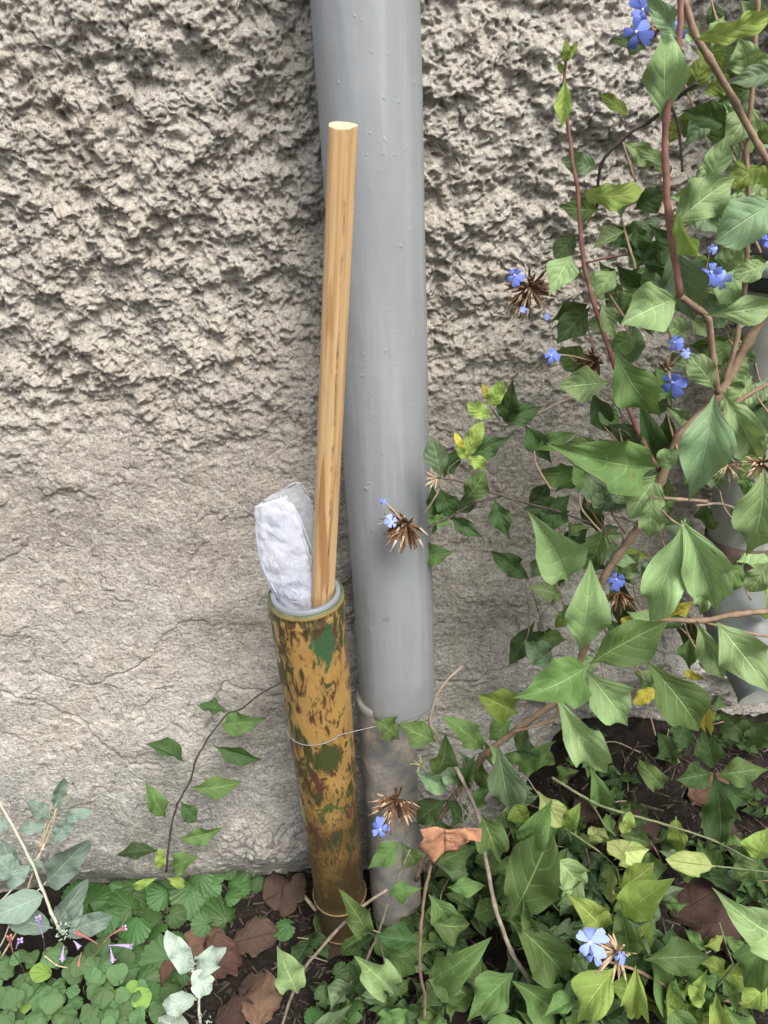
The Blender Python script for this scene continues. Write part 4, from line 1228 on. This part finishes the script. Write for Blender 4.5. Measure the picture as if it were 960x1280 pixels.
pl5 = traced('low_leafy_plant', (830, 1040, -0.16), 'trailing grey-green stem with curled pale leaves over the bare soil on the right',
 [([(690, 972), (740, 1002), (775, 1015), (830, 1030), (890, 1050), (945, 1078)], [-.20, -.17], 0.0019, 0.0014, 'stem_green'), ([(706, 1035), (745, 1062), (770, 1085), (775, 1110)], -.2, 0.0014, 0.0010, 'stem_green'),
  ([(740, 1004), (755, 1030), (770, 1045)], -.19, 0.0010, 0.0010, 'stem_green'), ([(890, 1082), (960, 1090)], -.2, 0.0012, 0.0010, 'stem_green')],
 [(894,1083,832,1074,30,-.21,'pale','e',0), (760,1068,812,1062,30,-.19,'pale','r',.5), (782,1042,788,1015,18,-.19,'lime','e',.3), (737,1052,755,1036,24,-.18,'pale','o',.6), (765,1082,762,1128,16,-.20,'pale','e',.8),
  (780,1084,760,1052,18,-.205,'pale','e',.9), (738,958,752,1008,32,-.17,'mid','r',0), (845,1020,848,1065,24,-.16,'ygreen','e',.3), (790,1078,835,1085,34,-.18,'mid','r',.1), (830,985,800,950,26,-.14,'mid','e',.1)])
pl6 = traced('low_leafy_plant', (890, 990, -0.12), 'dark green rosette with lobed leaves in shade under the spout',
 [([(880, 1060), (895, 1000), (893, 970)], -.13, 0.0016, 0.0014, 'stem_dark')],
 [(893,965,900,1058,46,-.15,'deep','r',0), (897,970,962,962,36,-.15,'mid','t',0), (890,968,845,975,34,-.14,'deep','r',0), (893,962,880,905,34,-.13,'deep','r',0), (898,975,935,1005,34,-.14,'deep','r',.1), (840,950,822,915,28,-.11,'deep','r',.1), (870,930,840,910,28,-.11,'deep','r',.1), (930,920,900,890,34,-.12,'deep','r',.1), (935,935,965,900,30,-.12,'deep','r',.1), (945,1075,960,1035,44,-.20,'lime','r',.2), (950,1080,915,1100,30,-.19,'mid','r',.2)])
tmp = [(905, 990, 868, 1012)]

# ------------------------------------------------------------------ random low filler plants on the soil
def sprout(px, py, n, h, mats, label, size=(0.024, 0.042), seed=0, spread=0.07):
    rng = random.Random(seed * 13 + int(px))
    g = on_ground(px, py)
    p = T(thing('low_leafy_plant', g, label, 'plant', 'low green plants in the bed'))
    ns = max(2, n // 5)
    for s in range(ns):
        a = rng.uniform(0, 6.28)
        top = g + Vector((math.cos(a) * spread * rng.uniform(.4, 1), math.sin(a) * spread * rng.uniform(.3, .8) - 0.01, h * rng.uniform(.6, 1.1)))
        midp = g.lerp(top, 0.5) + Vector((rng.uniform(-.01, .01), rng.uniform(-.01, .01), h * 0.15))
        pts = spline([g + Vector((rng.uniform(-.01, .01), 0, -0.005)), midp, top], 5)
        mb = MB(); mb.tube(pts, [0.0016 - 0.0007 * i / len(pts) for i in range(len(pts))], 6)
        mb.build('stem', M[rng.choice(('stem_green', 'stem_brown', 'stem_grey'))], p)
        for k in range(max(3, round(n / ns))):
            f = rng.uniform(0.35, 1.0)
            b = pts[int(f * (len(pts) - 1))]
            an = rng.uniform(0, 6.28)
            Ln = rng.uniform(*size)
            d = Vector((math.cos(an), math.sin(an) * 0.8 - 0.15, rng.uniform(-0.35, 0.45))).normalized()
            place_leaf(p, b, b + d * Ln, Ln * rng.uniform(.42, .58), rng.choice(mats), rng.choice('rrtto'), rng.gauss(0, .5))
    return p
D = ('deep', 'deep', 'mid'); MM = ('mid', 'deep', 'deep', 'dull'); Y = ('mid', 'ygreen', 'lime')  # MM leans to deep green: dimness near the soil put into leaf colour
SP = [
 (520, 1165, 12, .05, D, 'dark green low sprig directly right of the downpipe foot'),
 (565, 1125, 12, .06, D, 'dark low sprig below the orange dead leaf'),
 (620, 1160, 14, .07, MM, 'mid green low sprig behind the large round leaf'),
 (690, 1180, 14, .07, MM, 'bushy low sprig left of the pale blue blossom'),
 (480, 1230, 12, .05, MM, 'low sprig among the forked grey stems at the bottom'),
 (420, 1265, 10, .05, D, 'dark low sprig left of the forked grey stems'),
 (560, 1260, 14, .07, MM, 'dense low sprig at the bottom edge right of the thin brown stem'),
 (640, 1285, 12, .08, MM, 'low sprig cut by the bottom edge below the woody stem'),
 (740, 1270, 14, .08, MM, 'low sprig under the flowering corner plant'),
 (830, 1230, 14, .08, MM, 'bushy low sprig behind the flowering corner plant'),
 (920, 1230, 12, .08, Y, 'yellowish low sprig behind the large pale leaf at the corner'),
 (940, 1130, 12, .06, MM, 'low sprig at the right edge above the large pale leaf'),
 (780, 1130, 12, .06, MM, 'low sprig right of the curled pale leaves'),
 (730, 1090, 10, .06, MM, 'low sprig under the trailing stem'),
 (650, 1010, 14, .07, MM, 'low sprig behind the woody stem near the recessed stone foot'),
 (590, 1000, 12, .07, D, 'dark low sprig in the gap right of the downpipe end'),
 (560, 930, 9, .05, D, 'small dark sprig against the stone beside the pipe end'),
 (790, 1000, 10, .05, D, 'dark small-leaved sprig on the bare soil'),
 (850, 960, 10, .05, D, 'dark sprig on the soil bank left of the lobed rosette'),
 (940, 1010, 12, .05, D, 'shaded sprig at the right edge under the spout'),
 (930, 935, 10, .05, D, 'dark sprig right below the open spout'),
 (880, 890, 9, .05, D, 'small dark sprig left of the open spout'),
 (700, 1290, 12, .07, MM, 'low sprig at the bottom edge beside the woody stem'),
 (860, 1290, 12, .08, Y, 'bright low sprig at the bottom edge under the corner plant'),
 (600, 1080, 12, .06, D, 'dark sprig tucked behind the orange dead leaf'),
 (560, 1190, 12, .06, D, 'dark sprig behind the thin brown stem'),
 (660, 1100, 12, .06, MM, 'sprig hidden under the large round leaf'),
 (800, 1180, 12, .06, MM, 'sprig just above the pale blue blossom plant'),
 (740, 1180, 12, .06, MM, 'sprig directly behind the pale blue blossom'),
 (760, 1040, 12, .05, D, 'dark sprig along the middle of the trailing stem'),
 (830, 1080, 12, .05, MM, 'green sprig between the trailing stem and the big brown leaf'),
 (900, 1110, 12, .06, MM, 'green sprig against the right side of the big brown leaf'),
 (715, 945, 10, .05, D, 'dark sprig at the top of the bare soil bank'),
 (900, 1060, 12, .05, D, 'dark sprig below the lobed rosette at the right'),
 (430, 1185, 8, .035, D, 'small dark sprig right in front of the bamboo foot'),
 (690, 1050, 12, .06, MM, 'sprig at the start of the trailing stem'),
]
for i, (a, b, n, h, ms, lab) in enumerate(SP):
    big = 1.4 if b > 1060 else 1.0
    sprout(a, b, int(n * (1.5 if b > 1060 else 1.15)), h, ms, lab, size=(0.024 * big, 0.044 * big * (1.15 if b > 1060 else 1)), seed=i + 3, spread=0.085 if b > 1060 else 0.07)

# ------------------------------------------------------------------ sprig on the wall, left
spr = plant('creeping_sprig', 212, 1085, -0.03, 'thin creeping sprig with dark leaves climbing the pale stone left of the bamboo', 'plant')
YW = -0.045
stem_px(spr, [(354, 852), (325, 868), (300, 887), (284, 893), (262, 920), (245, 950), (238, 975), (222, 1005), (213, 1040), (208, 1090)], YW, 0.0010, 0.0019, 'stem_dark')
for t_ in [q[:4] + (q[4] * 0.82,) + q[5:] for q in [
 (286,890,247,882,20,YW,'deep','r',.6), (276,906,333,898,40,YW,'mid','t',0), (267,932,327,950,28,YW,'deep','r',.5), (230,953,181,930,26,YW,'deep','r',.5),
 (237,984,303,977,32,YW,'mid','r',.2), (207,1022,182,977,30,YW,'mid','r',0), (226,1002,246,1028,26,YW,'deep','r',0), (223,1048,280,1034,26,YW,'mid','r',.3),
 (200,1064,146,1069,24,YW,'deep','r',.3), (200,1087,200,1059,17,YW-.01,'lime','e',0), (198,1097,167,1111,15,YW-.01,'lime','o',0), (208,1097,231,1109,16,YW-.01,'lime','o',0),
 (213,1082,248,1070,32,YW,'mid','r',0), (216,1090,236,1080,24,YW,'deep','r',0)]]:
    leaf_px(spr, *t_)

# ------------------------------------------------------------------ silver sage
sage = plant('silver_sage', 72, 1165, -0.14, 'silver-leaved sage with long white stems at the left edge', 'plant')
YG = -0.15
for s in [([(-12, 985), (12, 1025), (38, 1075), (52, 1110), (64, 1140), (76, 1165)], YG - .01, 0.0016, 0.0024, 'stem_pale'),
          ([(-15, 1140), (15, 1112), (40, 1080), (55, 1060)], YG, 0.0014, 0.0012, 'stem_pale'),
          ([(50, 1060), (60, 1035), (72, 1010), (88, 988)], YG, 0.0012, 0.0007, 'straw'), ([(54, 1060), (66, 1030), (70, 1005)], YG, 0.0012, 0.0007, 'straw'),
          ([(48, 1062), (58, 1030), (64, 1008)], YG, 0.0010, 0.0006, 'straw'),
          ([(55, 1055), (35, 1110), (28, 1150), (0, 1200)], YG, 0.0014, 0.0014, 'straw'), ([(60, 1100), (48, 1112), (20, 1130)], YG, 0.0009, 0.0008, 'stem_pale'),
          ([(14, 1150), (4, 1175), (-10, 1200)], YG, 0.0009, 0.0009, 'stem_pale')]:
    stem_px(sage, *s)
for t_ in [
 (68,1012,80,972,17,YG,'silver','e',0), (64,1024,34,1003,20,YG,'silver','e',.1), (80,1022,117,1014,16,YG,'silver','e',.2), (60,1034,22,1036,16,YG,'silver','e',.4),
 (66,1052,90,1022,22,YG,'silver','e',0), (56,1106,110,1050,38,YG,'silver','e',0), (58,1118,-12,1146,38,YG,'silver','e',0), (70,1162,108,1100,28,YG,'silver','e',0),
 (82,1165,141,1144,28,YG-.01,'silver','e',0), (66,1160,6,1146,30,YG-.01,'silver','e',0), (48,1072,44,1090,16,YG,'silver','e',0), (22,1096,-10,1060,30,YG,'silver','e',0),
 (14,1035,-14,1028,18,YG,'silver','e',.2), (84,1160,100,1128,22,YG-.01,'silver','e',0), (20,1095,2,1050,24,YG+.01,'silver','e',0.1), (40,1078,8,1108,20,YG,'silver','e',.1)]:
    leaf_px(sage, *t_)
mb = MB()
for i in range(26):
    a = lrng.uniform(0, 6.28); r = lrng.uniform(0, 12)
    c = P(80 + r * math.cos(a), 1162 + r * math.sin(a), YG - .012)
    mb.tube([c, c + Vector((lrng.uniform(-1, 1), lrng.uniform(-1, 0), lrng.uniform(-.5, 1))).normalized() * 0.006], [0.0017, 0.0007], 5)
mb.build('bud_cluster', M['silver_pale'], sage)

def tube_flower(parent, bx, by, tx, ty, Y_, k1, k2, w=2.7):
    b, t = P(bx, by, Y_), P(tx, ty, Y_ - 0.006)
    s = px_size(b)
    mb = MB()
    mb.tube([b, b.lerp(t, .4) + Vector((0, 0, 1.5 * s)), b.lerp(t, .8) + Vector((0, 0, 1.2 * s)), t], [w * .2 * s, w * .35 * s, w * .75 * s, w * 1.1 * s], 8, 0, cap=False)
    d = (t - b).normalized(); a = d.orthogonal().normalized(); c = d.cross(a)
    for q in range(4):
        an = q * 1.57 + .5
        e = (a * math.cos(an) + c * math.sin(an))
        i0 = len(mb.v)
        sd_ = d.cross(e)
        mb.v += [t + e * w * .6 * s - sd_ * w * .4 * s, t + e * w * .6 * s + sd_ * w * .4 * s, t + e * w * 1.4 * s + sd_ * w * .5 * s + d * w * .5 * s, t + e * w * 1.5 * s - sd_ * w * .4 * s + d * w * .4 * s]
        mb.f.append((i0, i0 + 1, i0 + 2, i0 + 3)); mb.m.append(1)
    mb.build('flower', [M[k1], M[k2]], parent)
sal = plant('violet_flowered_herb', 60, 1215, -0.16, 'straggly herb with small violet and salmon tube flowers below the sage', 'plant')
for t_ in [(54, 1172, 48, 1148, 'petal_violet', 'petal_violet'), (132, 1174, 155, 1160, 'petal_pink', 'petal_violet'), (136, 1182, 163, 1183, 'petal_violet', 'petal_violet'),
           (138, 1184, 141, 1200, 'petal_violet', 'petal_violet'), (122, 1180, 96, 1166, 'petal_pink', 'petal_pink'), (16, 1190, 12, 1172, 'petal_pink', 'petal_pink'), (20, 1186, 25, 1176, 'petal_violet', 'petal_violet'),
           (39, 1218, 37, 1238, 'petal_violet', 'petal_violet'), (92, 1176, 99, 1184, 'petal_violet', 'petal_violet'), (80, 1182, 78, 1198, 'petal_violet', 'petal_violet'), (102, 1190, 98, 1208, 'petal_pink', 'throat')]:
    tube_flower(sal, *t_[:4], -.175, *t_[4:])
for s in [([(54, 1172), (58, 1200), (70, 1240)], -.17, 0.0007, 0.0009, 'stem_dark'), ([(56, 1195), (70, 1206), (84, 1210)], -.175, 0.0012, 0.0008, 'straw'), ([(46, 1205), (50, 1222), (44, 1240)], -.175, 0.0008, 0.0006, 'calyx_tip'),
          ([(132, 1175), (115, 1200), (95, 1240)], -.17, 0.0008, 0.0009, 'stem_green'), ([(16, 1190), (30, 1215), (40, 1250)], -.17, 0.0007, 0.0008, 'stem_dark'), ([(120, 1185), (128, 1178), (136, 1176)], -.17, 0.0006, 0.0006, 'calyx')]:
    stem_px(sal, *s)

# seedling of silver sage in front
seed = plant('silver_seedling', 246, 1290, -0.26, 'small pale silver seedling standing in front of the brown leaves', 'plant')
YF = -0.26
stem_px(seed, [(252, 1300), (249, 1268), (248, 1235), (240, 1212)], YF, 0.0022, 0.0016, 'stem_pale')
stem_px(seed, [(246, 1250), (230, 1246), (222, 1262), (218, 1275)], YF, 0.0010, 0.0009, 'stem_pale')
for t_ in [(240,1216,209,1163,28,YF,'silver_pale','e',0), (243,1214,283,1184,28,YF,'silver_pale','e',0), (240,1212,266,1238,29,YF-.01,'silver_pale','e',0), (247,1246,202,1256,26,YF,'silver_pale','e',0), (238,1290,198,1272,28,YF,'silver_pale','e',0)]:
    leaf_px(seed, *t_, dy=-0.004)
mb = MB()
for i in range(22):
    c = P(240 + lrng.uniform(-4, 6), 1205 + lrng.uniform(-12, 6), YF - .006) if i < 12 else P(258 + lrng.uniform(-8, 8), 1275 + lrng.uniform(-6, 6), YF - .006)
    mb.tube([c, c + Vector((lrng.uniform(-1, 1), lrng.uniform(-1, 0), lrng.uniform(-.5, 1))).normalized() * 0.005], [0.0013, 0.0006], 5)
mb.build('bud_cluster', M['silver_pale'], seed)

# ------------------------------------------------------------------ ground ivy: round scalloped leaves
def round_leaf_mesh(name, mat, scal, notch, dome, ripple, seed, na=40, nr=5, lob=1.0):
    rng = random.Random(seed)
    vs, uvs, fs = [(0, 0.18, 0)], [(0.5, 0.0)], []
    for j in range(1, nr + 1):
        f = j / nr
        for i in range(na + 1):
            a = -math.pi / 2 + notch + (2 * math.pi - 2 * notch) * i / na
            lobes = abs(math.cos((a + math.pi / 2) * scal / 2 + .3))
            r = 0.5 * f * (1 + lob * (0.10 * lobes - 0.05) * f ** 3)
            z = -dome * f * f + ripple * f * (1 - abs(math.cos((a + math.pi / 2) * scal / 2 + .3))) * -1 + 0.03 * math.sin(a * 2 + seed) * f
            vs.append((r * math.cos(a) * 1.05, 0.5 + r * math.sin(a) - 0.3 * (1 - f), z))
            uvs.append((0.5 + 0.42 * (i / na - 0.5) * 2 * (1 if f > 0 else 0), f))
    n1 = na + 1
    for i in range(na):
        fs.append((0, 1 + i, 2 + i))
    for j in range(nr - 1):
        for i in range(na):
            a0 = 1 + j * n1 + i
            fs.append((a0, a0 + n1, a0 + n1 + 1, a0 + 1))
    me = bpy.data.meshes.new(name)
    me.from_pydata(vs, [], fs)
    uvl = me.uv_layers.new(name='UVMap')
    for poly in me.polygons:
        for li in poly.loop_indices:
            uvl.data[li].uv = uvs[me.loops[li].vertex_index]
    me.polygons.foreach_set('use_smooth', [True] * len(fs))
    me.materials.append(mat)
    return me
IVY = [round_leaf_mesh('ivy_leaf', M['ivy'], 16, 0.25, 0.10 + 0.07 * q, 0.03, q * 7 + 1, 64, 5, 1.1) for q in range(4)]
CLO = [round_leaf_mesh('leaflet', M['clover'], 3 + q % 3, 0.05, 0.05 + 0.04 * q, 0.05, q * 5 + 2, 24, 3, 2.4) for q in range(4)]
CLL = [round_leaf_mesh('leaflet_lime', M['clover_lime'], 4, 0.05, 0.05, 0.02, q * 5 + 2, 20, 3) for q in range(2)]

def round_px(parent, px, py, d, Y_, meshes, up=None, name='leaf', zoff=None):
    c = P(px, py, Y_)
    w = d * px_size(c)
    n = (CAM - c).normalized() * 0.5 + Vector((lrng.uniform(-.55, .55), lrng.uniform(-.5, .3), 0.7))
    n.normalize()
    a = lrng.uniform(0, 6.28) if up is None else up
    t = (RIGHT * math.cos(a) - UP * math.sin(a)); t = (t - n * t.dot(n)).normalized()
    x = t.cross(n).normalized()
    base = c - t * w * 0.5
    mm = Matrix.Identity(4)
    for j in range(3):
        mm[j][0] = x[j] * w; mm[j][1] = t[j] * w; mm[j][2] = n[j] * w
    mm.translation = base
    link_mesh(name, lrng.choice(meshes), parent, mm)
    return base
def ivy_plant(ref, label, leaves):
    g = on_ground(*ref)
    p = T(thing('ground_ivy', g, label, 'plant', 'ground ivy along the foot of the wall'))
    for (a, b, d) in leaves:
        yy = g.y - (b - ref[1]) * 0.0008 + lrng.uniform(-.01, .01)
        # keep each leaf a little above the soil on its own line of sight
        gg = on_ground(a, b)
        yy = gg.y - lrng.uniform(0.012, 0.03)
        base = round_px(p, a, b, d * 0.88, yy, IVY)
        foot = Vector((base.x + lrng.uniform(-.01, .01), base.y + 0.012, G(base.x, base.y) - 0.002))
        mb = MB(); mb.tube(spline([base, base.lerp(foot, .5) + Vector((0, .004, 0)), foot], 3), 0.0008, 5); mb.build('leaf_stalk', M['stem_green'], p)
ivy_plant((280, 1165), 'ground ivy with scalloped round leaves nearest the bamboo foot',
          [(275, 1141, 50), (320, 1157, 28), (355, 1161, 30), (300, 1105, 32), (326, 1103, 26), (252, 1155, 30), (288, 1118, 28)])
ivy_plant((225, 1140), 'ground ivy patch below the climbing sprig',
          [(285, 1088, 24), (305, 1090, 22), (255, 1088, 26), (232, 1118, 42), (246, 1100, 40), (262, 1112, 30), (215, 1105, 36), (240, 1128, 44), (220, 1145, 30), (268, 1092, 30), (200, 1120, 34), (214, 1090, 32)])
ivy_plant((155, 1150), 'large dark ground ivy leaves against the foot of the pale stone',
          [(120, 1108, 34), (140, 1112, 30), (168, 1106, 30), (190, 1108, 28), (100, 1110, 28), (150, 1130, 56), (115, 1118, 46), (178, 1120, 44), (130, 1150, 42), (185, 1148, 36), (165, 1160, 46), (100, 1135, 36), (88, 1120, 36), (195, 1165, 30)])
ivy_plant((205, 1205), 'ground ivy with finely ribbed leaves left of the silver seedling',
          [(198, 1200, 52), (172, 1195, 36), (180, 1225, 36), (158, 1215, 40), (220, 1215, 36), (215, 1180, 34), (150, 1190, 36), (190, 1245, 36), (165, 1245, 36), (215, 1240, 30)])
ivy_plant((345, 1240), 'small ground ivy beside the dead leaves at the bottom centre',
          [(440, 1262, 30), (405, 1245, 26), (465, 1235, 28), (425, 1215, 26), (395, 1270, 30), (450, 1205, 24)])
# columbine-like leaflets
def leaflets(label, box, n, seed, lime=0.0, dmin=13, dmax=26):
    rng = random.Random(seed)
    x0, y0, x1, y1 = box
    g = on_ground((x0 + x1) / 2, (y0 + y1) / 2)
    p = T(thing('round_leaved_herb', g, label, 'plant', 'round-leaved herbs in the bottom left corner'))
    for i in range(n):
        a, b = rng.uniform(x0, x1), rng.uniform(y0, y1)
        gg = on_ground(a, b)
        round_px(p, a, b, rng.uniform(dmin, dmax), gg.y - rng.uniform(0.02, 0.055), CLL if rng.random() < lime else CLO, name='leaflet')
    for i in range(8):
        a, b = rng.uniform(x0, x1), rng.uniform(y0, y1)
        a2, b2 = a + rng.uniform(-30, 30), b + rng.uniform(15, 45)
        q0, q1 = on_ground(a, b), on_ground(a2, b2)
        mb = MB(); mb.tube(spline([q0 + Vector((0, -.03, .012)), q0.lerp(q1, .5) + Vector((0, -.02, .02)), q1], 4), 0.0007, 5); mb.build('stem', M['stem_green'], p)
leaflets('bright round-leaved herb in the bottom left corner', (-10, 1192, 75, 1290), 48, 1, 0.04)
leaflets('round-leaved herb below the violet flowers', (70, 1196, 160, 1290), 44, 2, 0.08)
leaflets('lime-tinged round-leaved herb left of the silver seedling', (120, 1235, 200, 1295), 24, 3, 0.3)
leaflets('few round leaflets hanging over the violet flowers', (100, 1180, 150, 1225), 12, 4, 0.0)

# ------------------------------------------------------------------ dead leaves
def dead_leaf(px, py, dx, dy_, w, mat, label, lift=0.006, pts=None, Y_=None, lobed=True, seed=0):
    rng = random.Random(seed + int(px))
    if Y_ is None:
        b, t = on_ground(px, py), on_ground(px + dx, py + dy_)
        b = b + Vector((0, 0, lift)); t = t + Vector((0, 0, lift + rng.uniform(-.002, .008)))
    else:
        b, t = P(px, py, Y_), P(px + dx, py + dy_, Y_ - .01)
    ax = t - b; L_ = ax.length; ax.normalize()
    n = (Vector((rng.uniform(-.2, .2), rng.uniform(-.45, -.15), 1)) if Y_ is None else (CAM - b).normalized())
    n = (n - ax * n.dot(ax)).normalized(); x = ax.cross(n)
    W_ = w * px_size(b) / 2
    nu, nv = 10, 14
    vs, fs, uvs = [], [], []
    for j in range(nv + 1):
        v = j / nv
        pw = math.sin(math.pi * min(1, 0.02 + v * .98)) ** 0.7
        if lobed: pw *= 0.80 + 0.30 * abs(math.sin(v * 8.5 + seed))
        for i in range(nu + 1):
            s = (i / nu - 0.5) * 2
            xx = s * W_ * pw * (1 + 0.08 * math.sin(v * 29 + i + seed))
            z = 0.35 * W_ * (abs(s) ** 1.5) * math.sin(v * 5 + (2 if s > 0 else 0) + seed) + 0.16 * W_ * noise.noise(Vector((s * 2, v * 5, seed))) + 0.25 * W_ * math.sin(v * 3.1)
            vs.append(Vector((0, 0, 0)) + x * xx + ax * (v * L_) + n * z)
            uvs.append((i / nu, v))
    # thin but real thickness
    for j in range(nv):
        for i in range(nu):
            a = j * (nu + 1) + i
            fs.append((a, a + 1, a + nu + 2, a + nu + 1))
    me = bpy.data.meshes.new('dead_leaf')
    me.from_pydata([tuple(v) for v in vs], [], fs)
    uvl = me.uv_layers.new(name='UVMap')
    for poly in me.polygons:
        for li in poly.loop_indices:
            uvl.data[li].uv = uvs[me.loops[li].vertex_index]
    me.polygons.foreach_set('use_smooth', [True] * len(fs))
    me.materials.append(M[mat])
    o = bpy.data.objects.new('dead_leaf', me); o.location = b; col.objects.link(o)
    md = o.modifiers.new('thickness', 'SOLIDIFY'); md.thickness = 0.0006
    tag(o, label, 'dead leaf', 'dead leaves on the soil')
    return o
DL = [
 (225, 1195, 60, -20, 50, 'dead', 'long rust-brown dead leaf right behind the silver seedling'),
 (262, 1222, 36, -34, 62, 'dead', 'curled orange-brown dead leaf right of the silver seedling'),
 (322, 1290, 10, -66, 52, 'dead', 'upright brown dead leaf at the bottom centre left'),
 (290, 1185, 60, -12, 44, 'dead_dark', 'broad brown dead leaf behind the seedling, below the ground ivy'),
 (330, 1130, 46, -22, 50, 'dead_dark', 'dark reddish dead leaf at the foot of the wall left of the bamboo'),
 (352, 1150, 30, -50, 30, 'dead_dark', 'narrow curled dead leaf touching the bamboo foot'),
 (200, 1240, 55, -30, 50, 'dead', 'brown dead leaf under the seedling leaves on its left'),
 (270, 1285, 50, -20, 40, 'dead_dark', 'dark crumpled dead leaf at the bottom beside the upright one'),
 (300, 1235, 48, 14, 36, 'dead_dark', 'small dark dead leaf above the upright brown one'),
 (838, 1150, 66, -34, 60, 'dead_dark', 'large flat brown dead leaf on the soil at lower right'),
 (870, 1190, 40, -60, 60, 'dead_dark', 'dark dead leaf behind the large pale leaf in the corner'),
 (860, 1005, 50, -20, 50, 'dead', 'reddish dead leaf under the dark lobed rosette'),
 (880, 1045, 50, 10, 44, 'dead_dark', 'dark dead leaf by the trailing stem end'),
 (690, 985, 30, -12, 22, 'dead', 'small red dead leaf where the trailing stem starts'),
 (765, 1050, 60, -12, 50, 'dead_dark', 'dark dead leaf under the curled pale leaves'),
 (395, 1180, 40, 20, 30, 'dead_dark', 'dark leaf fragment in front of the bamboo foot'),
 (720, 1000, 30, 26, 40, 'dead_dark', 'dark dead leaf in the shade beside the trailing stem'),
]
for i, d in enumerate(DL): dead_leaf(*d, seed=i * 3 + 1, lift=0.006 + 0.002 * (i % 4))

# the orange dead leaf hooked on the thin stem: lobed outline
def hooked_leaf():
    out = [(541, 1084), (535, 1068), (523, 1058), (530, 1048), (525, 1037), (545, 1033), (560, 1037), (580, 1035), (602, 1036), (601, 1052), (590, 1050), (580, 1056), (572, 1064), (558, 1066), (550, 1072)]
    c = (556, 1046)
    Y_ = -.29
    o_ = P(*c, Y_)
    mb = MB()
    n = len(out)
    rings = 5
    def pt(a, b, f):
        d = noise.noise(Vector((a * .09, b * .12, 2))) * 0.007 + 0.003 * math.sin(a * 0.16) + 0.005 * f ** 3 * math.sin(a * 0.5 + b * .4)
        return P(a, b, Y_ + d) - o_
    mb.v.append(pt(*c, 0))
    for j in range(1, rings + 1):
        f = j / rings
        for k in range(n):
            mb.v.append(pt(c[0] + (out[k][0] - c[0]) * f, c[1] + (out[k][1] - c[1]) * f, f))
    for k in range(n): mb.f.append((0, 1 + (k + 1) % n, 1 + k)); mb.m.append(0)
    for j in range(rings - 1):
        for k in range(n):
            a = 1 + j * n + k; b = 1 + j * n + (k + 1) % n
            mb.f.append((a, b, b + n, a + n)); mb.m.append(0)
    me = mb.mesh('dead_leaf', [M['dead_orange']])
    uvl = me.uv_layers.new(name='UVMap')
    for poly in me.polygons:
        for li in poly.loop_indices:
            v = me.vertices[me.loops[li].vertex_index].co
            uvl.data[li].uv = (0.5 + v.x * 13, 0.5 - v.z * 13)
    o = bpy.data.objects.new('dead_leaf', me); o.location = o_; col.objects.link(o)
    md = o.modifiers.new('thickness', 'SOLIDIFY'); md.thickness = 0.0006
    tag(o, 'orange-brown lobed dead leaf caught on top of the thin brown stem', 'dead leaf')
hooked_leaf()

# loose twigs
def twig(pts, r, mat, label, lift=0.004):
    q = [on_ground(a, b) + Vector((0, 0, lift + e)) for a, b, e in pts]
    mb = MB(); mb.tube(spline(q, 5), r, 6)
    o = mb.build('twig', M[mat], origin=q[0]); tag(o, label, 'twig', 'loose twigs on the soil')
twig([(372, 1112, .0), (385, 1130, .006), (396, 1142, .003)], 0.0035, 'straw', 'short thick pale twig leaning beside the bamboo foot')
twig([(395, 1120, .02), (405, 1145, .012), (420, 1158, .004)], 0.0012, 'stem_brown', 'thin curved brown twig at the very foot of the bamboo')
twig([(340, 1215, .002), (375, 1200, .008), (410, 1205, .002)], 0.0011, 'stem_grey', 'thin grey twig lying on soil in front of the bamboo')
twig([(840, 905, .004), (875, 915, .01), (910, 905, .004)], 0.0014, 'stem_brown', 'brown twig on the soil bank below the spout')
twig([(720, 960, .01), (760, 935, .01), (800, 945, .004)], 0.0012, 'stem_grey', 'grey twig on the shaded soil bank')
